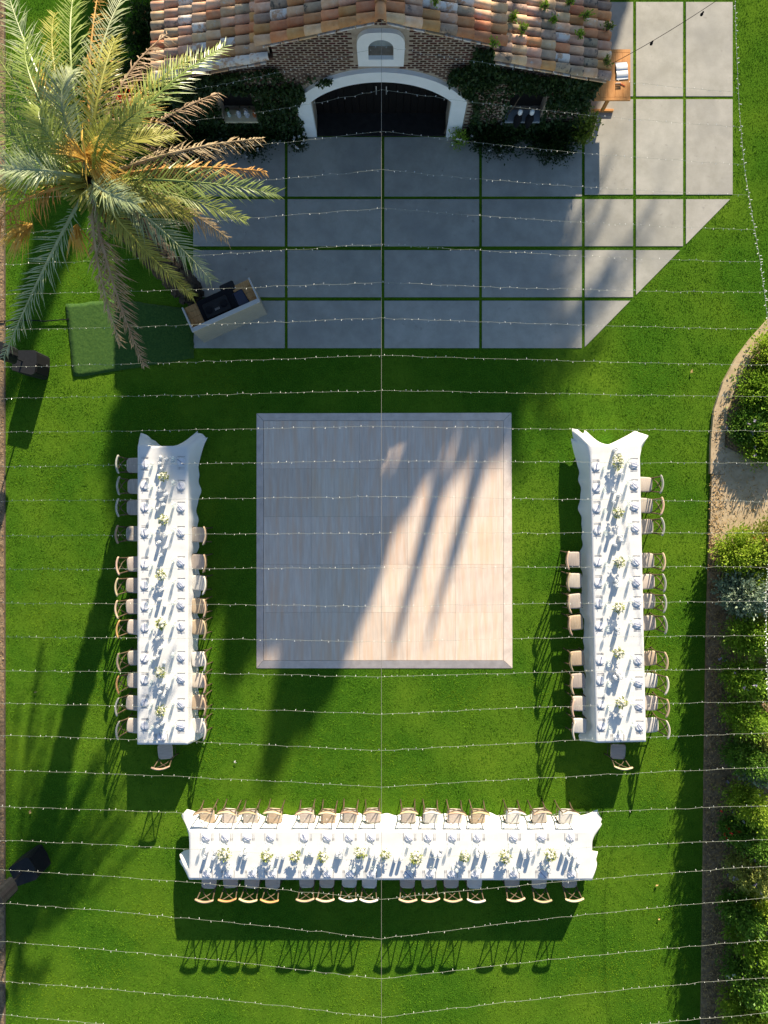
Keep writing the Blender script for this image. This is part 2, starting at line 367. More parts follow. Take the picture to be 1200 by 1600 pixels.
# ------------------------------------------------------------------ dance floor
df = tag(empty('dance_floor', P(600, 845)), 'square whitewashed wood dance floor between the dining tables', 'dance floor')
def loc_of(root, v): return Vector(v) - root.location
xs = [412.5, 487.2, 561.9, 636.6, 711.3, 786]; ys = [658, 732.6, 807.2, 881.8, 956.4, 1031]
for i in range(5):
    for j in range(5):
        a, b = P(xs[i], ys[j + 1]), P(xs[i + 1], ys[j]); w, h = b.x - a.x, b.y - a.y
        M_ = MB(); M_.bbox((0, 0, 0), (w - .003, h - .003, .04), .0015)
        M_.build('floor_panel', m_floor, df, loc=loc_of(df, ((a.x + b.x) / 2, (a.y + b.y) / 2, .04 + random.uniform(-.001, .001))))
o4 = [P(401, 646), P(799, 645), P(800.5, 1044), P(401, 1044)]; i4 = [P(412, 657.6), P(786.4, 657.6), P(786.4, 1031.4), P(412, 1031.4)]
for k in range(4):
    j = (k + 1) % 4; a, b, c, d = o4[k], o4[j], i4[j], i4[k]
    m = MB(); up = .059; lo = .012
    c3 = [Vector((p.x, p.y, 0)) - df.location for p in (a, b, c, d)]
    cc = sum(c3, Vector()) / 4; c3 = [cc + (p - cc) * .9985 for p in c3]
    vs = [(c3[0].x, c3[0].y, lo), (c3[1].x, c3[1].y, lo), (c3[2].x, c3[2].y, up), (c3[3].x, c3[3].y, up)] + [(p.x, p.y, -.01) for p in c3]
    m.add(vs, [(0, 1, 2, 3)[::-1], (0, 1, 5, 4), (1, 2, 6, 5), (2, 3, 7, 6), (3, 0, 4, 7)]).build('edge_ramp', m_ramp, df)

# ------------------------------------------------------------------ brick house
XC = -.065; YW = 9.55
def roof_z(x):
    u = abs(x - XC)
    return 4.36 - .30 * u if u < 2.34 else 3.12 - (u - 2.3) * .265
house = tag(empty('brick_house', (XC, YW, 0)), 'small brick garden house with clay tile roof and white arched doorway', 'house')
HO = Vector((XC, YW, 0))
WX = 4.78
# openings: (xc, halfwidth, z0, zspring, ztop)
OPEN = [(0, 1.62, 0, 1.5, 2.28), (-3.37, .43, .72, 1.3, 1.93), (3.41, .43, .72, 1.3, 1.93), (0, .26, 3.05, 3.38, 3.66)]
def arch_top(op, u):
    xc, hw, z0, zs, zt = op; t = (u - xc) / hw
    if abs(t) >= 1: return None
    if op is OPEN[0]:
        rise = zt - zs; Rr = (hw * hw + rise * rise) / (2 * rise); return zs + math.sqrt(Rr * Rr - (u - xc) ** 2) - (Rr - rise)
    return zs + (zt - zs) * math.sqrt(max(0, 1 - t * t) ** 1)
wall = MB(); n = 382; TH = .3
def spans(u):
    top = roof_z(u + XC) - .05; cuts = []
    for op in OPEN:
        at = arch_top(op, u)
        if at: cuts.append((op[2], at))
    cuts.sort(); out = []; z = 0
    for a, b in cuts:
        if a > z: out.append((z, a))
        z = b
    if top > z: out.append((z, top))
    return out
for i in range(n):
    u0 = -WX + 2 * WX * i / n; u1 = -WX + 2 * WX * (i + 1) / n; um = (u0 + u1) / 2
    s0, s1, sm = spans(u0), spans(u1), spans(um)
    if len(s0) != len(sm): s0 = sm
    if len(s1) != len(sm): s1 = sm
    for (a0, b0), (a1, b1) in zip(s0, s1): wall.add([(u0, 0, a0), (u1, 0, a1), (u1, 0, b1), (u0, 0, b0)], [(0, 1, 2, 3)])
# side and rear walls, reveals
D = 8.0
for sx in (-1, 1):
    zt = roof_z(XC + sx * WX) - .05
    wall.add([(sx * WX, 0, 0), (sx * WX, D, 0), (sx * WX, D, zt), (sx * WX, 0, zt)], [(0, 1, 2, 3) if sx > 0 else (3, 2, 1, 0)])
for k in range(48):
    u0 = -WX + 2 * WX * k / 48; u1 = -WX + 2 * WX * (k + 1) / 48
    wall.add([(u0, D, 0), (u1, D, 0), (u1, D, roof_z(XC + u1) - .05), (u0, D, roof_z(XC + u0) - .05)], [(3, 2, 1, 0)])
def outline(op, grow=0, k=20):
    xc, hw, z0, zs, zt = op; pts = [(xc - hw - grow, z0 if z0 == 0 else z0 - grow)]
    for i in range(k + 1):
        if op is OPEN[0]:
            t = -1 + 2 * i / k; hw2 = hw + grow; rise = (zt - zs) + grow * .0 + (.35 - .36 * 0) * (grow > 0) * 1.0 - (0 if grow == 0 else .0)
            zs2 = zs + (.02 if grow else 0); zt2 = zt + (grow * .97 if grow else 0); rise = zt2 - zs2
            Rr = (hw2 * hw2 + rise * rise) / (2 * rise); pts.append((xc + t * hw2, zs2 + math.sqrt(max(0, Rr * Rr - (t * hw2) ** 2)) - (Rr - rise)))
        else:
            a = math.pi * (1 - i / k); pts.append((xc + (hw + grow) * math.cos(a), zs + (zt - zs + grow) * math.sin(a)))
    pts.append((xc + hw + grow, z0 if z0 == 0 else z0 - grow)); return pts
for op in OPEN:
    pts = outline(op); k = len(pts)
    dd = .5 if op is OPEN[0] else .28
    vs = [(p[0], 0, p[1]) for p in pts] + [(p[0], dd, p[1]) for p in pts]
    fs = [(i, i + 1, k + i + 1, k + i) for i in range(k - 1)]
    if op[2] > 0: fs.append((k - 1, 0, k, 2 * k - 1))
    wall.add(vs, fs)
wallo = wall.build('wall', m_mortar, house)
# bricks
bricks = []; BL, BH = .172, .072
zr = .01; r_ = 0
GR = [(.36, .36), (.05, .05), (.05, .05), (.26, .24)]
def blocked(u, z):
    for op, (g1, g2) in zip(OPEN, GR):
        xc, hw, z0, zs, zt = op
        if abs(u - xc) < hw + g1 + BL / 2 and z > z0 - (g2 if z0 > 0 else 0) - BH / 2:
            if op is OPEN[0]:
                hw2 = hw + g1; zt2 = zt + .35; rise = zt2 - zs; Rr = (hw2 ** 2 + rise ** 2) / (2 * rise); du = max(0, abs(u - xc) - BL / 2)
                lim = zs + math.sqrt(max(0, Rr * Rr - du ** 2)) - (Rr - rise)
            else:
                t = min(1, max(0, abs(u - xc) - BL / 2) / (hw + g1)); lim = zs + (zt - zs + g2) * math.sqrt(1 - t * t) if op is not OPEN[3] else 3.92
            if z < lim + BH / 2: return True
    return False
while zr < 4.3:
    u = -WX + (BL / 2 if r_ % 2 else 0) + .003
    while u + BL < WX + .05:
        c = u + BL / 2; z = zr + BH / 2
        if z + BH * .5 < min(roof_z(XC + c - BL / 2), roof_z(XC + c + BL / 2)) - .06 and not blocked(c, z) and c + BL / 2 < WX: bricks.append((c, z))
        u += BL
    zr += BH; r_ += 1
for k, op in enumerate(OPEN[1:3]):
    pass
def brick_v(w, h):
    m = MB(); x, z, y = w / 2, h / 2, .008; b = .003
    m.add([(-x, 0, -z), (x, 0, -z), (x, 0, z), (-x, 0, z), (-x + b, -y, -z + b), (x - b, -y, -z + b), (x - b, -y, z - b), (-x + b, -y, z - b)],
          [(4, 5, 6, 7), (0, 1, 5, 4), (1, 2, 6, 5), (2, 3, 7, 6), (3, 0, 4, 7)]); return m
proto = [brick_v(BL - .030 - d, BH - .028).mesh('brick', m_brick) for d in (0, .006, .012)]
bricks.sort(key=lambda b: -b[1])
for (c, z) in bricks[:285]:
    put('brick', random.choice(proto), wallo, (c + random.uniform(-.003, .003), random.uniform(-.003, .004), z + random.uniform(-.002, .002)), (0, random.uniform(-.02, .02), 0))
bm_ = MB()
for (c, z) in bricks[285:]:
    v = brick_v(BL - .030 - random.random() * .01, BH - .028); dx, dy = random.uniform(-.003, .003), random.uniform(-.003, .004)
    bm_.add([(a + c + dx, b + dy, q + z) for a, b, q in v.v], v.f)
for op in OPEN[1:3]:       # soldier bricks round the window heads
    for i in range(15):
        a = math.pi * (i + .5) / 15; rr = op[1] + .09; cx = op[0] + rr * math.cos(a); cz = op[3] + (op[4] - op[3] + .09) * math.sin(a)
        M_ = Matrix.Translation((cx, -.012, cz)) @ Matrix.Rotation(-(a - math.pi / 2), 4, 'Y'); bm_.box((0, 0, 0), (.062, .03, .15), M=M_)
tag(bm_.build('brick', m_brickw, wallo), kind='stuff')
# arch surround and vent surround
def surround(name, inner, outer_, y0, y1):
    k = len(inner); m = MB()
    vs = [(p[0], y0, p[1]) for p in inner] + [(p[0], y0, p[1]) for p in outer_] + [(p[0], y1, p[1]) for p in inner] + [(p[0], y1, p[1]) for p in outer_]
    fs = []
    for i in range(k - 1):
        j = i + 1; fs += [(i, j, k + j, k + i)[::-1], (k + i, k + j, 3 * k + j, 3 * k + i)[::-1], (i, j, 2 * k + j, 2 * k + i)]
    if inner[0][1] > .1: fs += [(k - 1, 0, k, 2 * k - 1)[::-1], (2 * k - 1, k, 3 * k, 4 * k - 1)[::-1], (k - 1, 0, 2 * k, 3 * k - 1)]
    return m.add(vs, fs).build(name, m_stucco, house)
surround('arch_surround', outline(OPEN[0], .003, 40), outline(OPEN[0], .36, 40), -.10, .2)
vi = outline(OPEN[3], .002, 20); k = len(vi); vo = [(-.48, 2.82)]
for i in range(21): a = math.pi * (1 - i / 20); vo.append((.49 * math.copysign(abs(math.cos(a)) ** .6, math.cos(a)), 3.42 + .46 * math.sin(a) ** .75))
vo.append((.48, 2.82)); surround('vent_surround', vi, vo, -.09, .03)
MB().box((0, .2, 3.3), (.56, .02, .9)).build('vent_pane', mat('grey_pane', (.30, .34, .33), (.42, .46, .45), rough=.25, scale=3), house)
MB().box((0, .12, 3.6), (.5, .1, .02)).build('vent_bar', m_darkin, house)
for i in range(18): MB().bbox((-1.62 + .09 + i * .18, .5, 1.15), (.174, .05, 2.3), .006).build('door_plank', m_door, house)
MB().box((0, .22, .01), (3.22, .6, .07)).build('threshold', mat('dark_threshold', (.012, .011, .010), (.022, .02, .018), rough=.8), house)
MB().box((0, .62, 1.2), (3.4, .1, 2.5)).build('door_frame', m_darkin, house)
for s in (-1, 1): MB().tube([(s * .12, .46, .9), (s * .12, .42, .95), (s * .12, .42, 1.15), (s * .12, .46, 1.2)], .012).build('door_handle', m_silver, house)
for op in OPEN[1:3]:
    MB().box((op[0], .30, 1.35), (.9, .04, 1.25)).build('window_back', m_darkin, house)
MB().bbox((-3.37, .02, .72), (.85, .30, .06), .01).build('window_sill', mat('cream_sill', (.60, .50, .30), (.72, .62, .42), rough=.8, scale=6), house)
MB().bbox((3.41, .02, .72), (.85, .30, .06), .01).build('window_sill', mat('slate_sill', (.22, .25, .27), (.30, .33, .36), rough=.7, scale=6), house)
# roof
roof = MB()
ys0, ys1 = -.2, D + .2
def sheet(m, u0, u1, y0, y1, off):
    m.add([(u0, y0, roof_z(XC + u0 * .9999) + off), (u1, y0, roof_z(XC + u1 * .9999) + off), (u1, y1, roof_z(XC + u1 * .9999) + off), (u0, y1, roof_z(XC + u0 * .9999) + off)], [(0, 1, 2, 3) if u0 < u1 else (3, 2, 1, 0)])
def slab_(m, u0, z0, u1, z1, y0, y1, t=.05):
    m.add([(u0, y0, z0), (u1, y0, z1), (u1, y1, z1), (u0, y1, z0), (u0, y0, z0 - t), (u1, y0, z1 - t), (u1, y1, z1 - t), (u0, y1, z0 - t)],
          [(0, 1, 2, 3), (7, 6, 5, 4), (0, 4, 5, 1), (3, 2, 6, 7), (1, 5, 6, 2), (4, 0, 3, 7)])
for s in (-1, 1):
    slab_(roof, s * 2.42, 4.36 - .3 * 2.42, 0, 4.36, -.14, D + .2)
    slab_(roof, s * 4.98, 3.12 - 2.68 * .265, s * 2.25, 3.135, -.10, D + .2)
    roof.box((s * 2.28, D / 2, 3.3), (.06, D, .5))
roofo = roof.build('roof', m_deck, house)
def tile_mesh(m, L, r0, r1, hk=.98):
    b = MB(); K = 8; vs = []
    for (x, r, zz) in ((-L / 2, r0, 0), (-L / 6, r0 * .7 + r1 * .3, 0), (L / 2, r1, .0)):
        for t in (0, .012):
            for i in range(K + 1):
                a = math.pi * i / K; wob = 1 + random.uniform(-.015, .015)
                vs.append((x, (r - t) * math.cos(a) * wob, zz + (r - t) * hk * math.sin(a) * wob))
    fs = []; W = K + 1
    for g_ in (0, 1):
        o = g_ * 2 * W
        for i in range(K): fs += [(o + i, o + i + 1, o + 2 * W + i + 1, o + 2 * W + i)]
    o = 4 * W
    for i in range(K): fs.append((o + i, o + i + 1, o + W + i + 1, o + W + i))
    b.add(vs, fs); me = b.mesh('roof_tile', m, True); return me
tiles = {k: [tile_mesh(m, .40, .085, .10), tile_mesh(m, .40, .088, .104), tile_mesh(m, .40, .083, .099)] for k, m in (('tan', T_TAN), ('org', T_ORG), ('gry', T_GRY), ('wht', T_WHT))}
def pick(w): return random.choices(['tan', 'org', 'gry', 'wht'], w)[0]
def lay(s, u0, z0, slope, pitch, cnt, ystart, nrow, wf):
    ang = math.atan(slope)
    for r in range(nrow):
        for i in range(cnt):
            u = u0 + pitch * (i + .5); z = z0 - slope * (u - u0)
            kind = pick(wf(r, i)); me = random.choice(tiles[kind])
            y = ystart + .215 * r + random.uniform(-.006, .006) + .1
            # the tile's local +x points down the slope
            ex = Vector((s * math.cos(ang - .05), 0, -math.sin(ang - .05))); ez = Vector((s * math.sin(ang - .05), 0, math.cos(ang - .05))); ey = ez.cross(ex)
            M_ = Matrix((ex, ey, ez)).transposed().to_4x4(); M_ = Matrix.Translation((s * u, y, z + .012 + random.uniform(0, .008))) @ M_ @ Matrix.Rotation(random.uniform(-.02, .02), 4, 'Z')
            put('roof_tile', me, roofo, M=M_)
lay(-1, .08, 4.34, .30, .345, 7, -.20, 5, lambda r, i: (3, 6, 1, .8) if r < 2 else (5, 3, 2, .8))
lay(1, .08, 4.34, .30, .345, 7, -.20, 5, lambda r, i: (3, 6, 1, .8) if r < 2 else (4, 3, 2.5, .8))
lay(-1, 2.36, 3.11, .265, .322, 8, -.17, 9, lambda r, i: (7, 2.4, 1.2, 1.0) if r > 0 else (3, 1, 0, 7))
lay(1, 2.36, 3.11, .265, .322, 8, -.17, 9, lambda r, i: (4, 2, 4.5, .5) if r > 0 else (3, 2, 2, 3))
rest = MB(); 
for s in (-1, 1):
    for (u0, z0, u1, z1, yst) in ((.05, 4.35, 2.45, 3.64, .98), (2.34, 3.12, 5.0, 2.41, 1.84)):
        y = yst - .1 + .0
        while y < D + .1:
            ys_ = [y + .1 + .1 * math.cos(math.pi * i / 6) for i in range(7)]; zs_ = [.085 * math.sin(math.pi * i / 6) for i in range(7)]
            vs = [(s * u0, a, z0 + b) for a, b in zip(ys_, zs_)] + [(s * u1, a, z1 + b) for a, b in zip(ys_, zs_)]
            rest.add(vs, [(i, i + 1, 8 + i, 7 + i) for i in range(6)]); y += .215
tag(rest.build('roof_tile', T_TAN, roofo), kind='stuff')
for i in range(4):
    me = tile_mesh(T_ORG, .42, .10, .12)
    M_ = Matrix.Translation((0, -.05 + .36 * i, 4.40)) @ Matrix.Rotation(-math.pi / 2, 4, 'Z') @ Matrix.Rotation(-.04, 4, 'Y')
    put('ridge_tile', me, roofo, M=M_)
# pale rake pieces under the front tiles
for s in (-1, 1):
    for (u0, z0, u1, z1, yy) in ((.12, 4.29, 2.40, 3.61, -.15), (2.4, 3.06, 4.95, 2.38, -.12)):
        k = 6
        for i in range(k):
            a, b = u0 + (u1 - u0) * i / k, u0 + (u1 - u0) * (i + .93) / k; za, zb = z0 + (z1 - z0) * (a - u0) / (u1 - u0), z0 + (z1 - z0) * (b - u0) / (u1 - u0)
            m = MB(); dz = random.uniform(-.01, .01)
            slab_(m, s * a, za + dz, s * b, zb + dz, yy - .05, yy + .12, .035); m.build('verge_tile', random.choice([T_WHT, T_WHT, T_TAN]), roofo)

# vessels on the sills
def vase(name, loc, prof, m, label, cat='vase', grp=None, cap=None, capm=None):
    t = tag(empty(name, loc), label, cat, grp)
    MB().lathe(prof, n=14).build('body', m, t, True)
    if cap: MB().lathe(cap, n=12).build('top', capm, t, True)
    return t
sz = .756
for i, dx in enumerate((-.16, .12)):
    vase('wall_vase', Vector((3.20 + .28 * i, YW - .16, .48)), [(.0, 0), (.04, .1), (.085, .3), (.10, .46), (.06, .62), (.04, .66)], m_black2, ('dark pointed wall vase with white top at the slate-silled window, ' + ('nearer the doorway' if i == 0 else 'nearer the house corner')), grp='dark pointed vases at the slate sill',
         cap=[(.035, .66), (.055, .70), (.055, .78), (.02, .83)], capm=m_white)
    tag(MB().tube([(3.20 + .28 * i, YW - .16, .9), (3.20 + .28 * i, YW + .02, .9)], .012, 5).build('wall_bracket', m_black2), 'short dark bracket holding the pointed vase ' + ('nearer the doorway' if i == 0 else 'nearer the house corner'), 'bracket')
for i, (dx, h) in enumerate(((-.05, .22), (.14, .24))):
    vase('glass_jar', HO + Vector((-3.37 + dx + .0, -.0, sz)), [(.045, 0), (.055, .02), (.055, h * .8), (.03, h)], mat('grey_jar', (.45, .47, .52), rough=.2), ['plain grey glass jar on the cream window sill', 'taller grey glass jar with wire handle on the cream window sill'][i], 'jar',
         cap=[(.03, h), (.035, h + .02), (.0, h + .03)], capm=m_silver)
hd = MB(); hd.tube([HO + Vector((-3.23 + .05 * math.cos(a), -.0, sz + .26 + .07 * math.sin(a))) for a in [math.pi * i / 8 for i in range(9)]], .006)
tag(hd.build('wire_handle', m_silver), 'thin wire loop standing over the taller jar on the cream sill', 'handle')
vase('amber_bottle', HO + Vector((-3.05, -.0, sz)), [(.03, 0), (.04, .02), (.04, .16), (.015, .2), (.015, .26)], mat('amber', (.30, .09, .03), rough=.2), 'slim brown bottle at the end of the cream window sill', 'bottle')
vase('bud_vase', HO + Vector((-3.66, -.0, sz)), [(.03, 0), (.05, .05), (.03, .14), (.02, .2)], mat('pale_green_glass', (.42, .55, .5), rough=.1), 'pale greenish bud vase with sprigs on the cream window sill', cap=[(.0, .2), (.06, .3), (.0, .34)], capm=m_ivy)

# ivy --------------------------------------------------------------------------
def wall_pt(px_, py_, off=0):
    s = (800 - py_) / (62 * YW); z = H * (1 - 1 / s); return (px_ - 600) / 62 / s, z
ivyL = [(235, 128), (300, 112), (365, 108), (430, 100), (455, 118), (500, 112), (520, 118), (505, 135), (470, 150), (462, 165), (480, 195), (490, 225), (480, 245), (200, 250), (200, 130)]
ivyR = [(742, 68), (772, 72), (780, 100), (850, 112), (940, 118), (938, 160), (925, 180), (918, 240), (705, 240), (722, 210), (735, 190), (742, 150), (700, 125), (705, 100), (735, 95)]
ivyR_hole = [[(745, 132), (790, 120), (812, 150), (800, 190), (750, 196)], [(850, 163), (920, 166), (918, 182), (850, 184)]]
ivyL_hole = [[(375, 108), (520, 108), (500, 124), (380, 130)], [(415, 140), (440, 140), (440, 148), (415, 148)]]
def ivy(poly, holes, count, opn, name, label):
    a = rng.uniform(min(p[0] for p in poly), max(p[0] for p in poly), count); b = rng.uniform(min(p[1] for p in poly), max(p[1] for p in poly), count)
    nz = .5 + .5 * np.sin(a * .11 + 3 * np.sin(b * .07)) * np.sin(b * .13 + 2 * np.sin(a * .05))
    ok = inpoly(a, b, poly) & (rng.random(count) < .55 + .45 * nz)
    for h in holes: ok &= ~(inpoly(a, b, h) & (rng.random(count) < .80))
    a, b = a[ok], b[ok]; s = (800 - b) / (62 * YW); z = np.maximum(H * (1 - 1 / s), .02); x = (a - 600) / 62 / s
    u = x - XC; bad = (np.abs(u - opn[0]) < opn[1]) & (z > opn[2] - .0) & (z < opn[4] - .02)
    for op in OPEN[:1]: bad |= (np.abs(u) < 1.9) & (z < 1.6) | ((np.abs(u) < 1.75) & (z < 2.2))
    bad |= (np.abs(u) > WX + .05) | (z > np.array([roof_z(q) for q in x]) - .1)
    x, z = x[~bad], z[~bad]; n_ = len(x)
    y = YW - .03 - np.abs(rng.normal(0, .05, n_)) - .06 * nz[ok][~bad]
    cen = np.stack([x, y, z], 1); d = np.tile(np.array([[0, -.6, -.6]]), (n_, 1))
    V, Q = leaf_cloud(cen, d, .085, .07, .8); t = tag(empty(name, HO + Vector((opn[0], -.05, 0))), label, 'ivy')
    o = put('foliage', np_mesh('foliage', V, Q, m_ivy), t); o.location = -t.location
    st = MB()
    for k in range(14):
        i = random.randrange(n_); pts = [(x[i] + random.uniform(-.5, .5), YW - .03, 0)]
        for q in range(1, 7): pts.append((pts[0][0] + (x[i] - pts[0][0]) * q / 6 + random.uniform(-.05, .05), YW - .03, z[i] * q / 6))
        st.tube(pts, [.018 - .002 * q for q in range(7)], 5)
    so = st.build('stem', m_stem, t); so.location = -t.location
    return t
ivy(ivyL, ivyL_hole, 30000, OPEN[1], 'ivy', 'dense dark ivy covering the brick wall around the cream-silled window')
ivy(ivyR, ivyR_hole, 30000, OPEN[2], 'ivy', 'dark ivy under the eaves around the slate-silled window, brick showing through')

# ------------------------------------------------------------------ shrubs
def shrub(name, c, r, hgt, m, count, ln, label, cat='shrub', group=None, flower=None, nfl=0, upright=.5, clump=.16, aspect=.5):
    t = tag(empty(name, c), label, cat, group)
    K = max(10, int(count / 22)); d = ranvec(K); d[:, 2] = np.abs(d[:, 2]) * .9 + .1; d /= np.linalg.norm(d, axis=1)[:, None]
    rad = rng.uniform(.35, 1.0, K) ** .5 * rng.uniform(.75, 1.12, K)
    tips = np.stack([d[:, 0] * r * rad, d[:, 1] * r * rad, .08 + d[:, 2] * hgt * rad], 1)
    idx = rng.integers(0, K, count); f = rng.uniform(0, 1, count) ** 1.3
    cen = tips[idx] - d[idx] * (f * clump * 2.2)[:, None] + rng.normal(0, clump * .38, (count, 3)); cen[:, 2] = np.abs(cen[:, 2]) + .01
    dd = d[idx] * .8 + np.array([0, 0, upright])
    V, Q = leaf_cloud(cen, dd, ln, ln * aspect, .65); put('foliage', np_mesh('foliage', V, Q, m), t)
    st = MB()
    for k in range(min(K, 26)):
        p = Vector(tips[k]); st.tube([(0, 0, 0), p * .5 + Vector((0, 0, .08)), p], [.016, .011, .004], 4, False)
    st.build('stem', m_stem, t)
    if flower is not None and nfl:
        i2 = rng.integers(0, K, nfl); cen = tips[i2] * 1.04 + rng.normal(0, .05, (nfl, 3)); cen[:, 2] += .03
        V, Q = leaf_cloud(np.repeat(cen, 5, 0), np.tile(np.array([[0, 0, .6]]), (nfl * 5, 1)), .06, .05, 1.0); put('flowers', np_mesh('flowers', V, Q, flower), t)['kind'] = 'stuff'
    return t
L1 = mat('leaf_bright', (.20, .34, .02), (.44, .56, .06), rough=.5, scale=5, coord='World', trans=.4)
L2 = mat('leaf_mid', (.15, .30, .02), (.34, .50, .05), rough=.5, scale=6, coord='World', trans=.4)
L3 = mat('leaf_silver', (.22, .30, .18), (.42, .50, .36), rough=.6, scale=6, coord='World', trans=.2)
L6 = mat('leaf_deep', (.08, .20, .02), (.20, .35, .045), rough=.45, scale=6, coord='World', trans=.25)
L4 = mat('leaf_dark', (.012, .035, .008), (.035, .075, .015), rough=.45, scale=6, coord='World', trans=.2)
L5 = mat('leaf_olive', (.25, .29, .05), (.44, .46, .12), rough=.6, scale=6, coord='World', trans=.3)
GB = 'shrubs in the border along the right of the lawn'
# (x, y, radius px, height m, material, label, flower, n)
SH = [(1205, 560, 40, .9, L1, 'bright green rounded shrub at the top of the border, by the curving edge', None, 0),
      (1178, 618, 38, .8, L2, 'mid green loose shrub behind the yellow straw heap', None, 0),
      (1152, 668, 22, .6, L6, 'small dark shrub at the foot of the straw-covered curve', m_pur, 10),
      (1185, 690, 34, .6, L2, 'spreading dark green shrub just above the sandy path', m_pur, 16),
      (1230, 640, 40, .8, L6, 'dark shrub at the edge of the frame above the sandy path', None, 0),
      (1150, 862, 33, 1.1, L1, 'large bright green shrub just below the sandy path', None, 0),
      (1190, 850, 34, 1.3, L5, 'yellow-green shrub at the frame edge just below the sandy path', m_org, 8),
      (1152, 925, 28, 1.3, L3, 'silvery shrub with arching twigs below the bright green one', None, 0),
      (1180, 915, 28, 1.5, L1, 'leggy bright green shrub beside the arching twigs', None, 0),
      (1158, 985, 32, 1.5, L2, 'tall green shrub opposite the foot of the dance floor', None, 0),
      (1195, 985, 30, 1.6, L5, 'olive twiggy shrub next to the hanging light cable', None, 0),
      (1150, 1048, 26, 1.4, L2, 'green shrub with lilac tips opposite the top of the end seats', m_pur, 14),
      (1180, 1060, 24, 1.2, L6, 'dark shrub with orange blooms on the bare patch', m_org, 16),
      (1148, 1105, 24, 1.5, L2, 'green clump above the grey-leaved plant', None, 0),
      (1172, 1130, 26, 1.3, L5, 'olive leafy clump beside bare soil', None, 0),
      (1150, 1165, 24, 1.6, L6, 'dark green shrub left of the grey-leaved plant', None, 0),
      (1175, 1180, 26, 1.2, L3, 'grey-leaved plant with long pale leaves by the bare ground', None, 0),
      (1152, 1235, 25, 1.6, L1, 'green shrub with lilac flowers above the red blooms', m_pur, 20),
      (1142, 1285, 16, .8, L6, 'low plant with red blooms at the edge of the mulch', m_red, 12),
      (1165, 1290, 26, 1.7, L6, 'dark upright shrub beside the red blooms', None, 0),
      (1155, 1335, 26, 1.6, L5, 'olive shrub with lilac spikes below the red blooms', m_pur, 26),
      (1180, 1385, 30, 1.6, L1, 'bright lime shrub with a few orange blooms', m_org, 8),
      (1145, 1400, 22, 1.4, L6, 'dark glossy shrub leaning over the mulch', None, 0),
      (1160, 1440, 28, 1.6, L2, 'dense green shrub in the lower part of the border', None, 0),
      (1150, 1490, 27, 1.7, L6, 'dark shrub with pale seed heads near the bottom corner', m_wht, 8),
      (1185, 1490, 28, 1.6, L5, 'yellow-olive shrub with a rusty patch at the frame edge', m_org, 6),
      (1150, 1545, 30, 1.7, L1, 'large bright shrub at the bottom corner of the border', None, 0),
      (1185, 1560, 30, 1.7, L2, 'mid green shrub at the very corner of the frame', None, 0),
      (1150, 1610, 32, 1.7, L2, 'green shrub cut by the bottom edge of the frame', None, 0),
      (1225, 1130, 34, 1.8, L2, 'tall green shrub partly outside the frame beside bare ground', None, 0),
      (1225, 1320, 34, 1.8, L6, 'tall dark shrub partly outside the frame near the sunlit bare ground', None, 0)]
for (x, y, r, h, m, lab, fl, nf) in SH:
    g_ = P(x - (9 if 800 < y and x < 1200 else -4), y, .07); shrub('border_shrub', g_, r / 62 * 1.3, h * (1.22 if y > 800 else .85), m, int(2600 + 130 * r), .085 if m is not L3 else .12, lab, group=GB, flower=fl, nfl=nf, aspect=.45)
# at the house
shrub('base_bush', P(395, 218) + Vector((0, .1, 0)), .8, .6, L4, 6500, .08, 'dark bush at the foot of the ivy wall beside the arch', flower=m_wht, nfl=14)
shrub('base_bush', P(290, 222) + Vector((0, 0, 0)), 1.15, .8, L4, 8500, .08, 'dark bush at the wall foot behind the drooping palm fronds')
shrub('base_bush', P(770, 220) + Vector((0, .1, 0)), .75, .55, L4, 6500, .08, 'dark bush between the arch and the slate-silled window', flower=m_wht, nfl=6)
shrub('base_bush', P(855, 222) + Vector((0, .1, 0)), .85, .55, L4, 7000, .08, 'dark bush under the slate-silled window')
shrub('corner_vine', P(903, 222), .32, 1.3, m_ivyl, 1500, .09, 'sunlit pale green vine climbing the house corner by the wooden table', 'vine')
shrub('rose_bush', P(468, 230), .3, .35, L4, 500, .07, 'small bush with white blooms at the foot of the arch', flower=m_wht, nfl=10)
shrub('rose_bush', P(716, 226), .28, .7, L2, 500, .07, 'small leafy rose with pale blooms against the other foot of the arch', flower=m_wht, nfl=8)
shrub('tall_hedge', P(250, 90), .75, 1.9, L4, 4200, .09, 'dark hedge with pink-tipped twigs beside the end of the roof', 'hedge', flower=m_org, nfl=14)
shrub('tall_hedge', P(262, 20), .7, 2.3, m_ivyl, 2400, .09, 'lighter hedge with yellow-green twigs at the roof corner', 'hedge')
shrub('tall_hedge', P(285, 140), .5, 1.6, L4, 2600, .09, 'dark hedge beside the ivy wall under the palm crown', 'hedge')
shrub('tall_hedge', P(215, 160), .8, 1.1, L4, 3400, .09, 'low black-green hedge under the palm fronds', 'hedge', flower=m_red, nfl=0)
shrub('red_flower', P(222, 205) + Vector((0, .1, 0)), .22, 1.7, m_red, 220, .12, 'bright red flower cluster showing beneath the palm fronds', 'flower')
def weed(x, y, r=.12, nn=60, z=None):
    z = z if z is not None else None
    q = P(x, y, 3)
    for _ in range(4): q = P(x, y, roof_z(q.x) + .08)
    return q
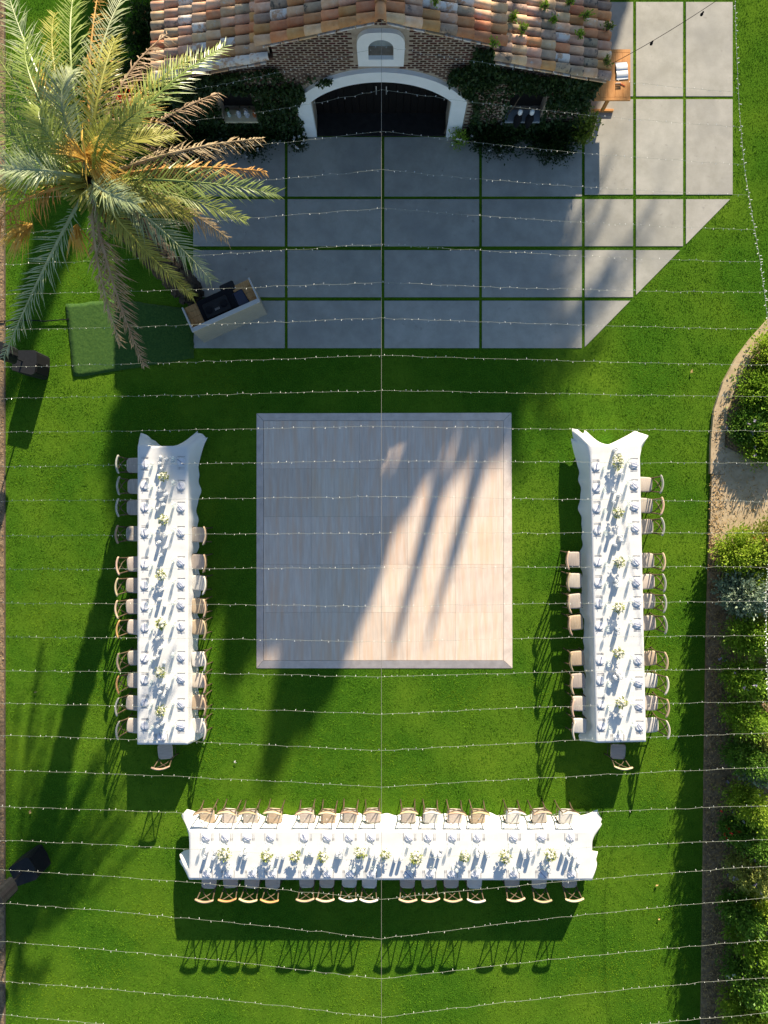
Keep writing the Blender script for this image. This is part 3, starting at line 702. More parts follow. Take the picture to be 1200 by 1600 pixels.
W_ = [(815, 55, .17, 'in the middle of the right roof slope'), (852, 14, .16, 'at the top of the right roof slope'), (800, 33, .1, 'above the large tuft on the right slope'), (912, 30, .13, 'near the right eave, upper'), (905, 60, .1, 'near the right eave, lower'),
      (888, 8, .12, 'at the top edge near the right eave'), (680, 9, .1, 'near the ridge'), (770, 74, .12, 'at the corner where the gable meets the wing'), (412, 28, .07, 'in the seam of the left wing'), (405, 50, .09, 'at the foot of the seam of the left wing'), (945, 100, .14, 'hanging over the right eave by the table'), (948, 48, .14, 'hanging over the right eave, higher up'), (863, 38, .08, 'between two grey tiles')]
for (x, y, r, lab) in W_:
    shrub('roof_weed', weed(x, y), r, .14, m_ivyl if x > 930 else L2, 130, .06, 'small green weed growing ' + lab, 'weed', 'weeds growing on the roof', clump=.06)

# ------------------------------------------------------------------ palm
m_fr_g = mat('frond_green', (.15, .21, .03), (.33, .40, .09), rough=.36, scale=4, coord='World', trans=.22, rand=.2, spec=.55)
m_fr_s = mat('frond_silver', (.25, .31, .12), (.47, .51, .27), rough=.36, scale=4, coord='World', trans=.18, rand=.15, spec=.6)
m_fr_y = mat('frond_yellow', (.27, .28, .04), (.50, .48, .10), rough=.5, scale=4, coord='World', trans=.3, rand=.12)
m_fr_d = mat('frond_dead', (.30, .20, .11), (.50, .38, .24), rough=.8, scale=6, coord='World', trans=.15, rand=.15)
m_fr_o = mat('frond_orange', (.42, .20, .04), (.60, .36, .10), rough=.7, scale=6, coord='World', trans=.2, rand=.1)
m_trunk = mat('palm_trunk', (.03, .023, .016), (.07, .052, .035), rough=.95, scale=8, bump=.03)
m_infl = mat('date_stalks', (.66, .36, .04), (.80, .54, .12), rough=.6, scale=10, trans=.2)
def frond(base, tip, arch, m, parent, Lm=.46, nl=62, ww=.019, dead=False):
    base, tip = Vector(base), Vector(tip); mid = (base + tip) / 2 + Vector((0, 0, arch)); mid += (tip - base) * -.06
    side0 = Vector((-(tip - base).y, (tip - base).x, 0)).normalized() * random.uniform(-.25, .25); mid += side0
    def B(t): return base * (1 - t) ** 2 + mid * 2 * t * (1 - t) + tip * t * t
    mb = MB(); n = 12; mb.tube([B(i / n) for i in range(n + 1)], [.028 * (1 - i / n) + .006 for i in range(n + 1)], 5)
    for i in range(nl):
        t = .14 + .86 * (i + random.random() * .5) / nl; p = B(t); tg = (B(min(1, t + .02)) - B(t - .02)).normalized()
        sd_ = tg.cross(Vector((0, 0, 1))); 
        if sd_.length < .1: sd_ = Vector((1, 0, 0))
        sd_.normalize(); upv = sd_.cross(tg)
        prof = min(1, (t - .08) / .22) * (1 - .62 * max(0, (t - .45) / .55) ** 1.3)
        for s in (-1, 1):
            if dead and random.random() < .08: continue
            l = Lm * 1.12 * prof * random.uniform(.7, 1.15); fwd = .5 + 1.0 * t + random.uniform(-.28, .28)
            lift = random.uniform(-.1, .85) if not dead else random.uniform(-.9, .3)
            d = (sd_ * s + tg * fwd + upv * lift).normalized()
            if dead: d = (d + Vector((random.uniform(-.35, .35), random.uniform(-.35, .35), -.3))).normalized()
            dr = Vector((0, 0, -1)) * l * (random.uniform(.05, .40) if not dead else random.uniform(.2, .5))
            wv = d.cross(upv).normalized() * ww * random.uniform(.7, 1.1)
            a = p; b = p + d * l * .5 + dr * .2; c = p + d * l + dr
            mb.add([a - wv * .4, a + wv * .4, b + wv * .6, b - wv * .6, c], [(0, 1, 2, 3), (3, 2, 4)])
    return mb.build('frond', m, parent)
def palm_trunk(h, r0, r1, parent):
    mb = MB(); pts = [(0.04 * math.sin(i * .9), .03 * math.cos(i * .7), h * i / 14) for i in range(15)]
    mb.tube(pts, [r0 + (r1 - r0) * i / 14 for i in range(15)], 12)
    for i in range(int(h * 26)):
        z = h * (i + .5) / (h * 26); a = i * 2.4; r = r0 + (r1 - r0) * z / h
        M_ = Matrix.Translation((r * math.cos(a), r * math.sin(a), z)) @ Matrix.Rotation(a, 4, 'Z') @ Matrix.Rotation(-.5, 4, 'Y'); mb.box((0, 0, 0), (.07, .13, .16), M=M_)
    return mb.build('trunk', m_trunk, parent)
PB = Vector((-4.87, 5.5, 0)); PH = 6.1
palm = tag(empty('date_palm', PB), 'tall date palm with green and dried fronds beside the brick house', 'palm tree')
palm_trunk(PH - .1, .30, .24, palm)
FR = [ # tip px, tip z, arch, material, leaflet length
 (432, 302, 5.3, .75, m_fr_g, .50), (415, 268, 5.0, .6, m_fr_o, .30), (410, 216, 4.9, .6, m_fr_d, .34), (342, 145, 5.0, .5, m_fr_d, .36), (352, 72, 5.5, .9, m_fr_g, .52),
 (262, 52, 5.4, .8, m_fr_d, .42), (300, 90, 5.6, .8, m_fr_y, .45), (198, -15, 5.6, 1.0, m_fr_s, .50), (122, -40, 5.6, 1.0, m_fr_g, .50), (158, -30, 5.2, .8, m_fr_o, .40), (8, -30, 5.4, 1.0, m_fr_s, .50),
 (40, 60, 6.2, 1.0, m_fr_g, .52), (-35, 130, 5.4, .9, m_fr_g, .50), (-30, 195, 5.6, .9, m_fr_g, .50), (-60, 262, 5.6, .9, m_fr_s, .48), (8, 268, 6.4, .8, m_fr_s, .42), (5, 560, 4.6, .5, m_fr_s, .44),
 (-40, 395, 4.9, .7, m_fr_o, .40), (-60, 340, 5.2, .7, m_fr_y, .42), (212, 318, 6.6, .5, m_fr_s, .42), (330, 438, 4.9, .6, m_fr_s, .46), (302, 463, 4.7, .6, m_fr_y, .36), (357, 373, 5.0, .6, m_fr_d, .40),
 (226, 572, 3.9, .3, m_fr_d, .34), (188, 540, 4.1, .3, m_fr_d, .32), (112, 110, 6.9, .8, m_fr_s, .46), (62, 170, 6.9, .7, m_fr_g, .48), (180, 60, 6.3, .8, m_fr_y, .48), (232, 165, 7.0, .6, m_fr_g, .46),
 (270, 210, 6.2, .6, m_fr_y, .40), (170, 190, 7.3, .4, m_fr_y, .36), (300, 340, 5.6, .7, m_fr_y, .40),
 (-20, 60, 5.7, .9, m_fr_g, .48), (235, 395, 5.2, .5, m_fr_g, .42), (385, 345, 5.0, .6, m_fr_g, .40), (20, 230, 6.0, .8, m_fr_g, .46), (85, 20, 5.5, .9, m_fr_y, .44)]
for i, (x, y, z, ar, m, lm) in enumerate(FR):
    a = math.atan2(P(x, y, z).y - PB.y, P(x, y, z).x - PB.x); b0 = Vector((.12 * math.cos(a), .12 * math.sin(a), PH + (.15 if z > 6 else -.05)))
    dead = m in (m_fr_d, m_fr_o)
    f = frond(b0, P(x, y, z) - PB, ar, m, palm, lm if not dead else lm * 1.15, 60 if not dead else 84, .017 if not dead else .019, dead)
    if m is m_fr_d: f['label'] = 'dried tan frond'
    elif m is m_fr_o: f['label'] = 'orange withering frond'
def broom(c, d, m, parent, n=70, L=.8, spread=.45, name='date_stalks'):
    mb = MB(); d = Vector(d).normalized()
    for i in range(n):
        e = (d + Vector([random.gauss(0, spread) for _ in range(3)])).normalized(); l = L * random.uniform(.6, 1.1)
        p0 = Vector(c); p1 = p0 + e * l * .5; p2 = p0 + e * l + Vector((0, 0, -.28 * l)); w = Vector((-e.y, e.x, 0)).normalized() * .011
        mb.add([p0 - w, p0 + w, p1 + w, p1 - w, p2], [(0, 1, 2, 3), (3, 2, 4)])
    return mb.build(name, m, parent)
for (px_, py_, z, dx, dy, L) in ((165, 320, 5.7, .5, -.75, .62), (135, 240, 6.4, .4, -.5, .8), (130, 240, 6.5, .6, .1, .6), (190, 190, 6.0, .7, .6, .8), (80, 170, 6.1, -.4, .7, .8), (50, 350, 5.6, -.7, -.6, .85), (120, 350, 5.6, .0, -.8, .6), (215, 300, 5.7, .8, -.3, .6), (15, 300, 5.5, -.7, .1, .7), (135, 250, 6.6, -.3, .2, .6)):
    broom(P(px_, py_, z) - PB, (dx, dy, .1), m_infl, palm, 60, L, .26)
# a core of short leaf bases so the crown's heart is closed
mb = MB()
for i in range(60):
    a = i * 2.4; zz = PH - .5 + .6 * i / 60; e = Vector((math.cos(a), math.sin(a), .9)); p = Vector((.12 * math.cos(a), .12 * math.sin(a), zz))
    mb.tube([p, p + e * .22, p + e * .22 + Vector((e.x, e.y, .2)) * .2], [.04, .028, .012], 5)
mb.build('leaf_base', m_fr_y, palm)

# far trees north of the house: they throw the long shadows across floor and lawn
def far_palm(name, base, h, label, seed, n=34, reach=2.9):
    random.seed(seed); t = tag(empty(name, base), label, 'palm tree'); palm_trunk(h, .32, .24, t)
    for i in range(n):
        a = i * 2.4; el = (i / n); rr = reach * random.uniform(.8, 1.05) * (.55 + .45 * (1 - el)); z = h - .9 + 2.0 * el * el
        frond(Vector((.1 * math.cos(a), .1 * math.sin(a), h)), Vector((rr * math.cos(a), rr * math.sin(a), z)), .7, m_fr_g, t, .5, 40, .03)
    return t
SX, SY = -math.sin(R(AZ)) / math.tan(R(ELEV)) * 62, math.cos(R(AZ)) / math.tan(R(ELEV)) * 62   # shadow shift in px per metre of height
def base_for(tx, ty, h): return P(tx - SX * h, ty - SY * h)
far_palm('date_palm', base_for(825, 505, 10.5), 10.5, 'tall date palm standing beyond the brick house on the sunny side', 3, n=46, reach=2.9)
far_palm('date_palm', base_for(775, 560, 11.2), 11.2, 'second tall date palm close behind the first, beyond the brick house', 5, n=20, reach=1.5)
def slender(base, h, hc, r, label):
    t = tag(empty('fan_palm', base), label, 'palm tree', 'slender fan palms in the row beyond the brick house')
    MB().tube([(0, 0, 0), (.05, 0, h * .5), (0, 0, h - hc * .5)], [.11, .08, .06], 7).build('trunk', m_stem, t)
    n_ = int(500 + 900 * hc * r); z = rng.uniform(0, 1, n_) ** 1.2; rad = r * (1 - z ** 1.3 * .96) * rng.uniform(.1, 1.08, n_) ** .6; a = rng.uniform(0, 2 * np.pi, n_)
    cen = np.stack([rad * np.cos(a), rad * np.sin(a), h - hc + z * hc - .2], 1); d = np.stack([np.cos(a) * .35, np.sin(a) * .35, np.ones(n_)], 1)
    V, Q = leaf_cloud(cen, d, min(.42, .06 + .8 * r), min(.22, .05 + .35 * r), .3); put('crown', np_mesh('crown', V, Q, L4), t)
def rake(x): return 600 + (x - 175) / 231 * 290 if x < 406 else 890 - (x - 406) / 382 * 285
CY = [(200, 790, .95), (262, 850, .9), (318, 950, .9), (365, 1040, .85), (425, 1195, .62), (478, 1120, .72), (508, 1075, .48), (607, 1040, .14), (660, 1030, .08), (694, 925, .14), (560, 900, .24), (628, 820, .2), (695, 780, .12), (650, 780, .14), (716, 742, .26), (768, 735, .22), (668, 758, .24), (612, 830, .3), (350, 900, .9), (420, 1000, .9), (470, 980, .9)]
CYL = ['at the western end', 'second from the west', 'third from the west', 'fourth from the west', 'the tallest of all', 'just east of the tallest', 'in the middle', 'slim, east of the middle', 'the slimmest', 'small-headed, at the eastern end', 'short, east of the middle', 'tiny, beside the short one', 'tiny, easternmost', 'tiny, between two tiny ones', 'squat, easternmost but one', 'squat, at the very eastern tip', 'squat, behind the tiny ones', 'squat, west of the tiny ones', 'behind the fourth', 'behind the tallest', 'behind the middle one']
for (x, y, r), lb in zip(CY, CYL):
    h = 12.0 + (y - 900) / 400; slender(base_for(x, y, h), h, max(.8, (y - rake(x) - 30) / SY), r, 'slender fan palm in the row beyond the house, ' + lb)
cb_ = base_for(20, 600, 9.5); t = tag(empty('cypress_tree', cb_), 'dark pointed cypress standing apart north-west of the house', 'cypress')
MB().tube([(0, 0, 0), (0, 0, 5), (0, 0, 9)], [.14, .09, .02], 7).build('trunk', m_stem, t)
n_ = 3600; z = rng.uniform(.03, 1, n_) ** .9; rad = .85 * np.minimum(1, (1 - z) * 3.2 + .02) * rng.uniform(.45, 1.08, n_); a = rng.uniform(0, 2 * np.pi, n_)
V, Q = leaf_cloud(np.stack([rad * np.cos(a), rad * np.sin(a), z * 9.5], 1), np.stack([np.cos(a) * .35, np.sin(a) * .35, np.ones(n_)], 1), .34, .2, .35); put('crown', np_mesh('crown', V, Q, L4), t)
random.seed(11)

# ------------------------------------------------------------------ tables and cloths
TZ = .76
def cloth(name, c, L, W, rz, flares, label, seed):
    """long table local x = length, y = width; flares: list of (corner sx, sy, dx, dy, lift, spread)"""
    rnd = random.Random(seed); t = MB()
    per = []; step = .055
    nx, ny = int(L / step), int(W / step)
    hx, hy = L / 2, W / 2
    for i in range(nx): per.append((-hx + L * i / nx, -hy, 0, -1))
    for i in range(ny): per.append((hx, -hy + W * i / ny, 1, 0))
    for i in range(nx): per.append((hx - L * i / nx, hy, 0, 1))
    for i in range(ny): per.append((-hx, hy - W * i / ny, -1, 0))
    n = len(per); ph = [rnd.uniform(0, 6.28) for _ in range(6)]
    rowsN = 8; vs = []; tot = 2 * (L + W)
    for k in range(rowsN + 1):
        dpt = k / rowsN
        for i, (x, y, ax, ay) in enumerate(per):
            s = i / n * tot
            wv = .030 * math.sin(s * 5.2 + ph[0]) + .022 * math.sin(s * 9.7 + ph[1]) + .014 * math.sin(s * 17 + ph[2]) + .02 * math.sin(s * 2.1 + ph[3])
            off = dpt * .03 + dpt ** 1.3 * (wv + .035)
            X_, Y_, Z_ = x + ax * off, y + ay * off, TZ + .008 - dpt * (TZ - .015) + (.004 if k == 0 else 0)
            if k == 0: X_, Y_ = x, y
            for (sx, sy, dx, dy, lift, sp) in flares:
                dd = math.hypot(x - sx * hx, y - sy * hy); w = math.exp(-(dd / (sp * 1.15)) ** 4) * dpt ** .9
                fold = 1 + .20 * math.sin(s * 19 + dpt * 3 + ph[1]) + .07 * math.sin(s * 43)
                X_ += dx * w * fold; Y_ += dy * w * fold; Z_ += lift * w
            vs.append((X_, Y_, Z_))
    fs = []
    for k in range(rowsN):
        for i in range(n): j = (i + 1) % n; fs.append((k * n + i, (k + 1) * n + i, (k + 1) * n + j, k * n + j))
    base = len(vs)
    # top: a grid joined to the first ring, faint creases
    gx, gy = nx, ny; idx = {}
    for i in range(gx + 1):
        for j in range(gy + 1):
            if i == 0 or j == 0 or i == gx or j == gy:
                if j == 0 and i < gx: q = i
                elif i == gx and j < gy: q = nx + j
                elif j == gy and i > 0: q = nx + ny + (gx - i)
                else: q = 2 * nx + ny + (gy - j)
                idx[i, j] = q % n
            else:
                x = -hx + L * i / gx; y = -hy + W * j / gy; z = TZ + .012
                z += .0015 * math.sin(x * 3 + ph[4]) * math.sin(y * 5)
                m_ = (x + hx) % (L / round(L / 2.44)) ; z += .004 * math.exp(-(min(m_, L / round(L / 2.44) - m_) / .03) ** 2)
                idx[i, j] = len(vs); vs.append((x, y, z))
    for i in range(gx):
        for j in range(gy): fs.append((idx[i, j], idx[i + 1, j], idx[i + 1, j + 1], idx[i, j + 1]))
    t.add(vs, fs); o = t.build(name, m_cloth, smooth=True); o.location = c; o.rotation_euler = (0, 0, rz); tag(o, label, 'tablecloth', 'white cloths over the banquet tables')
    return o
def table(c, L, W, rz, label):
    t = tag(empty('banquet_table', c, rz), label, 'table', 'banquet tables under white cloths')
    MB().bbox((0, 0, TZ - .018), (L - .02, W - .02, .032), .01).build('tabletop', m_wood, t)
    k = round(L / 2.44)
    for i in range(k):
        for a in (-.8, .8):
            for s in (-1, 1): MB().tube([((i + .5) * L / k - L / 2 + a, s * (W / 2 - .15), 0), ((i + .5) * L / k - L / 2 + a, s * (W / 2 - .15), TZ - .03)], .016).build('leg', m_silver, t)
def rect_from(p0, p1, p2):   # three top corners in px: start, along length, along width
    a, b, c = P(*p0, TZ), P(*p1, TZ), P(*p2, TZ); L = (b - a).length; W = (c - a).length; ctr = (b + c) / 2; ctr.z = 0
    d = b - a; return ctr, L, W, math.atan2(d.y, d.x)
TABLES = {}
for key, q, lab in (('A', ((215.5, 697), (215, 1163), (293.5, 697)), 'left'), ('B', ((921.5, 695), (931.5, 1160), (999, 694)), 'right'), ('C', ((296, 1374), (925, 1375), (296, 1296.5)), 'bottom')):
    TABLES[key] = rect_from(*q)
cA, LA, WA, rA = TABLES['A']; cB, LB, WB, rB = TABLES['B']; cC, LC, WC, rC = TABLES['C']
# local frames: A and B run down the picture (x local = -Y), so local +y is +X side
table(cA, LA, WA, rA, 'long banquet table at the left, hidden under its white cloth'); table(cB, LB, WB, rB, 'long banquet table at the right, hidden under its white cloth'); table(cC, LC, WC, rC, 'long banquet table at the bottom, hidden under its white cloth')
cloth('tablecloth', cA, LA, WA, rA, [(-1, -1, -.32, -.02, .25, .22), (-1, 1, -.30, .26, .25, .26), (1, 1, .02, .20, 0, .2)], 'white tablecloth on the long table left of the dance floor, corners blown up', 1)
cloth('tablecloth', cB, LB, WB, rB, [(-1, -1, -.42, -.22, .3, .30), (-1, 1, -.26, .28, .32, .30), (1, -1, .10, -.16, 0, .2)], 'white tablecloth on the long table at the right, corners flaring', 2)
cloth('tablecloth', cC, LC, WC, rC, [(-1, 1, -.20, .16, .3, .3), (-1, -1, -.30, .22, .32, .3), (1, 1, .26, .18, .35, .3), (1, -1, .22, .22, .30, .3)], 'white tablecloth on the longest table, below the dance floor', 3)

# ------------------------------------------------------------------ chairs
def make_chair(railm, seatm):
    t = empty('crossback_chair'); hw = .185; z = .455
    # seat: rounded square pad, front = +y
    m = MB(); ring = []
    for k, (ins, zz) in enumerate(((.006, z - .03), (0, z - .015), (.004, z + .004), (.03, z + .012))):
        for i in range(20):
            a = 2 * math.pi * i / 20; ca_, sa_ = math.cos(a), math.sin(a); e_ = .38
            ring.append(((hw - ins) * math.copysign(abs(ca_) ** e_, ca_) * (1 + .05 * sa_), (hw - ins) * math.copysign(abs(sa_) ** e_, sa_), zz))
    fs = [tuple(range(19, -1, -1)), tuple(range(60, 80))]
    for k in range(3):
        for i in range(20): j = (i + 1) % 20; fs.append((k * 20 + i, k * 20 + j, k * 20 + 20 + j, k * 20 + 20 + i))
    m.add(ring, fs).build('seat', seatm, t, True)
    for s in (-1, 1):
        MB().tube([(s * .17, .165, z - .03), (s * .172, .172, .2), (s * .175, .18, 0)], [.017, .015, .012]).build('leg', m_oakd, t, True)
        MB().tube([(s * .18, -.215, 0), (s * .168, -.175, .25), (s * .163, -.17, z), (s * .178, -.215, .68), (s * .195, -.262, .87)], [.015, .017, .018, .016, .014]).build('leg', m_oakd, t, True)
    pts = []
    for i in range(11):
        a = -1 + 2 * i / 10; pts.append((.222 * a, -.275 + .055 * a * a - .0, .885 + .012 * (1 - a * a)))
    rm = MB(); w_ = []
    for i, p in enumerate(pts):
        t_ = Vector(pts[min(i + 1, 10)]) - Vector(pts[max(i - 1, 0)]); t_.normalize(); nn = Vector((-t_.y, t_.x, 0)); th = .017 if 0 < i < 10 else .010
        for (a_, b_) in ((-1, -.034), (1, -.034), (1.1, .024), (.4, .032), (-.8, .028)): w_.append(Vector(p) + nn * th * a_ + Vector((0, 0, b_)))
    fs = []
    for i in range(10):
        for k in range(5): q = (k + 1) % 5; fs.append((i * 5 + k, i * 5 + q, i * 5 + 5 + q, i * 5 + 5 + k))
    fs += [(4, 3, 2, 1, 0), (50, 51, 52, 53, 54)]
    rm.add(w_, fs).build('back_rail', railm, t, True)
    for s in (-1, 1): MB().tube([(s * .16, -.17, z + .02), (s * .06, -.235, .62), (-s * .06, -.262, .74), (-s * .165, -.262, .865)], .0125, 5).build('cross_brace', m_oakd, t, True)
    st = MB()
    for s in (-1, 1): st.tube([(s * .173, .17, .2), (s * .17, -.19, .2)], .009, 5)
    st.tube([(-.17, 0, .2), (.17, 0, .2)], .009, 5); st.build('stretcher', m_oakd, t, True)
    return t
m_rail2 = mat('rail_pale', (.62, .54, .43), (.74, .67, .57), rough=.5, scale=6, rand=.1)
m_rail3 = mat('rail_grey', (.34, .33, .27), (.48, .47, .40), rough=.6, scale=6, rand=.1)
m_rail4 = mat('rail_orange', (.50, .27, .09), (.62, .36, .14), rough=.5, scale=6, rand=.1)
m_seat2 = mat('seat_pale', (.56, .53, .48), (.66, .63, .58), rough=.9, scale=9, stretch=(.5, 9, 1), rand=.08)
m_seat3 = mat('seat_tan', (.40, .30, .20), (.50, .39, .28), rough=.9, scale=9, stretch=(.5, 9, 1), rand=.08)
KINDS = {'o': ('honey-railed', m_rail, m_seat), 'p': ('pale-railed', m_rail2, m_seat2), 'g': ('grey-railed', m_rail3, m_seat), 'n': ('orange-railed', m_rail4, m_seat), 't': ('tan-seated', m_rail, m_seat3)}
protos = {}
def chair(kind, px_, py_, rz, label, group):
    """px,py: ground position of the seat's centre in px"""
    p = P(px_, py_)
    if kind not in protos:
        t = make_chair(KINDS[kind][1], KINDS[kind][2]); protos[kind] = t; t.location = p; t.rotation_euler = (0, 0, rz); tag(t, label, 'chair', group)
    else: copy_tree(protos[kind], p, rz, label, group)
def g_(v, c, z): return c + (v - c) / (H / (H - z))      # image px -> ground px for height z
GC = 'crossback chairs set along the banquet tables'
def ratio(z): return H / (H - z)
CH = {}
LAy = [727, 760, 793, 834, 881.5, 915, 948, 980, 1028, 1063.5, 1098.5, 1134]; LAk = 'gggonononogp'.replace('x', 'o')
LAk = ['g', 'g', 'g', 'o', 'o', 'o', 'o', 'n', 'o', 'n', 'g', 'g']
RAy = [835.5, 878, 911, 947, 980, 1030, 1063.5, 1097.5, 1134]; RAk = ['o', 'o', 'p', 't', 't', 'p', 'o', 't', 'p']
LBy = [874, 907.5, 939.5, 973, 1029, 1064, 1099.5, 1134]; LBk = ['o', 'o', 'o', 't', 't', 'o', 'o', 'p']
RBy = [757, 790, 823, 876, 909, 939.5, 973.5, 1028.5, 1063.5, 1098.7, 1133]; RBk = ['g', 'o', 'g', 'o', 'g', 'g', 'g', 't', 'p', 'o', 'p']
UCx = [323.7, 358.5, 391, 428.5, 479.3, 513, 546.4, 582.5, 638, 673, 710.7, 747, 801.7, 842.7, 884.4]; UCk = ['t', 'o', 'o', 't', 'o', 't', 'o', 'o', 'o', 'p', 'o', 't', 'p', 'o', 'p']
DCx = [326.6, 360, 393.7, 426, 479, 510.7, 546, 577.3, 636.8, 670, 705, 741.5, 800, 842.7, 890]; DCk = ['o', 'n', 'o', 'n', 'o', 'o', 'p', 'p', 'o', 'o', 'o', 'p', 'o', 'o', 'o']
s46 = ratio(.46)
def yg(y): return 800 + (y - 800) / s46
def xg(x): return 600 + (x - 600) / s46
rj = lambda: random.uniform(-.09, .09)
ql = lambda k, side, o: '%s crossback chair, %s from the %s' % (KINDS[k][0], ORD[o], side)
for i, (y, k) in enumerate(zip(LAy, LAk)): chair(k, 219.5 + random.uniform(-1.5, 1.5), yg(y), -math.pi / 2 + rj(), ql(k, 'top on the outer side of the left table', i), GC)
for i, (y, k) in enumerate(zip(RAy, RAk)): chair(k, 318, yg(y), math.pi / 2 + rj(), ql(k, 'top on the inner side of the left table', i), GC)
chair('o', xg(258), 1165, rj() + .05, 'honey-railed crossback chair alone at the lower end of the left table', GC)
for i, (y, k) in enumerate(zip(LBy, LBk)): chair(k, 888.5 + (y - 870) * .034, yg(y), -math.pi / 2 + rj(), ql(k, 'top on the inner side of the right table', i), GC)
for i, (y, k) in enumerate(zip(RBy, RBk)): chair(k, 997 + (y - 757) * .026, yg(y), math.pi / 2 + rj(), ql(k, 'top on the outer side of the right table', i), GC)
chair('o', xg(966), 1165, -.06, 'honey-railed crossback chair alone at the lower end of the right table', GC)
for i, (x, k) in enumerate(zip(UCx, UCk)): chair(k, xg(x), 1263 + random.uniform(-1, 1), math.pi + rj(), ql(k, 'left along the upper side of the bottom table', i), GC)
for i, (x, k) in enumerate(zip(DCx, DCk)): chair(k, xg(x), 1361.5 + random.uniform(-1, 1), rj(), ql(k, 'left along the lower side of the bottom table', i), GC)

# ------------------------------------------------------------------ place settings
TT = TZ + .0145
def pm(name, mb, m, smooth=True): return mb.mesh(name, m, smooth)
me_plate = MB().lathe([(.055, 0), (.06, .004), (.098, .014), (.104, .016), (.1, .019), (.06, .009), (.0, .008)], n=24).mesh('plate', m_plate, True)
nm = MB(); K = 7; vs = []
for i in range(K):
    for j in range(K):
        u, v = i / 6 - .5, j / 6 - .5; vs.append((u * .15 * (1 + .15 * math.sin(v * 9)), v * .13 * (1 + .12 * math.cos(u * 8)), .021 + .002 * math.sin(u * 9 + v * 4) + .0015 * math.cos(v * 11) + .004 * (u > .1) ))
nm.add(vs, [(i * K + j, (i + 1) * K + j, (i + 1) * K + j + 1, i * K + j + 1) for i in range(K - 1) for j in range(K - 1)])
me_nap = nm.mesh('napkin', m_nap, True)
me_rib = MB().tube([(-.088, -.07, .034), (-.02, -.016, .044), (.02, .016, .044), (.088, .07, .034)], .006, 5).mesh('ribbon', m_rib)
fk = MB(); fk.box((0, -.02, .002), (.006, .11, .002)); fk.box((0, .045, .002), (.018, .025, .002))
for d in (-.008, 0, .008): fk.box((d, .075, .002), (.003, .04, .002))
me_fork = fk.mesh('fork', m_silver)
me_knife = MB().prism([(-.006, -.09), (.006, -.09), (.006, 0), (.008, .02), (.008, .08), (.0, .1), (-.006, .09)], 0, .004).mesh('knife', m_silver)
me_wine = MB().lathe([(.034, 0), (.034, .003), (.005, .008), (.004, .09), (.02, .105), (.038, .13), (.040, .16), (.031, .20), (.029, .20), (.037, .16), (.034, .132), (.0, .108)], n=14).mesh('wine_glass', m_glass, True)
me_water = MB().lathe([(.028, 0), (.030, .003), (.036, .10), (.034, .10), (.028, .01), (.0, .008)], n=14).mesh('water_glass', m_glass, True)
me_bread = MB().lathe([(.03, 0), (.035, .003), (.055, .009), (.057, .011), (.053, .012), (.03, .005), (.0, .005)], n=18).mesh('side_plate', m_plate, True)
def single(name, me, p, rz, label, cat, group):
    o = put(name, me, None, p, (0, 0, rz)); return tag(o, label, cat, group)
def setting(px_, py_, rz, place, flip):
    """rz: the diner looks along local +y; px,py image px of the plate on the table"""
    c = P(px_, py_, TT); M_ = Matrix.Rotation(rz, 3, 'Z')
    L_ = lambda x, y, z=0: c + M_ @ Vector((x + random.uniform(-.004, .004), y + random.uniform(-.004, .004), z))
    single('plate', me_plate, L_(0, 0), 0, 'white dinner plate, ' + place, 'plate', 'white dinner plates')
    nr = rz + random.uniform(-.35, .35)
    o = single('napkin', me_nap, L_(0, .0, .004), nr, 'folded white napkin with blue ribbon, ' + place, 'napkin', 'napkins on the dinner plates')
    put('ribbon', me_rib, o, (0, 0, 0), (0, 0, flip + random.uniform(-.1, .1)))
    single('fork', me_fork, L_(-.135, -.01), rz, 'outer silver fork, ' + place, 'fork', 'forks')
    single('fork', me_fork, L_(-.165, -.01), rz, 'inner silver fork, ' + place, 'fork', 'forks') if False else single('fork', me_fork, L_(-.168, -.012), rz, 'second silver fork, ' + place, 'fork', 'forks')
    single('knife', me_knife, L_(.135, -.01), rz, 'silver knife, ' + place, 'knife', 'table knives')
    single('wine_glass', me_wine, L_(.10, .155), 0, 'clear stemmed wine glass, ' + place, 'glass', 'wine glasses')
    single('water_glass', me_water, L_(.02, .18), 0, 'clear water tumbler, ' + place, 'glass', 'water glasses')
LAs = [725, 758, 792, 832, 881, 914, 947, 980, 1028, 1062, 1097, 1133]
for i, y in enumerate(LAs): setting(226.5, y, -math.pi / 2, '%s place from the top, outer side, left table' % ORD[i], 2.2)
RAs = [725, 762, 796, 834, 881, 915, 947, 981, 1029, 1063, 1103, 1137]
for i, y in enumerate(RAs): setting(283, y - 3, math.pi / 2, '%s place from the top, inner side, left table' % ORD[i], 0 if i < 10 else .3)
setting(253, 1152, 0, 'end place of the left table', 1.2)
LBs = [731, 764, 796, 830, 880, 912, 944, 979, 1033, 1065, 1102, 1136]
for i, y in enumerate(LBs): setting(931.5 + (y - 731) * .0215, y - 2, -math.pi / 2, '%s place from the top, inner side, right table' % ORD[i], 2.2)
RBs = [727, 760, 793, 826, 879, 911, 943, 977, 1033, 1068, 1104, 1137]
for i, y in enumerate(RBs): setting(990.5 + (y - 727) * .0215, y - 2, math.pi / 2, '%s place from the top, outer side, right table' % ORD[i], .3)
setting(966, 1152, 0, 'end place of the right table', 1.2)
UCs = [322, 352, 386, 423, 476, 511, 546, 580, 639, 669, 707, 746, 802.5, 846.5, 891.5]
for i, x in enumerate(UCs): setting(x, 1308, math.pi, '%s place from the left, upper side, bottom table' % ORD[i], 1.75)
DCs = [323, 357, 394, 425, 478, 512, 547, 580, 638, 672, 706, 743, 803, 848, 893]
for i, x in enumerate(DCs): setting(x, 1365, 0, '%s place from the left, lower side, bottom table' % ORD[i], 1.75)

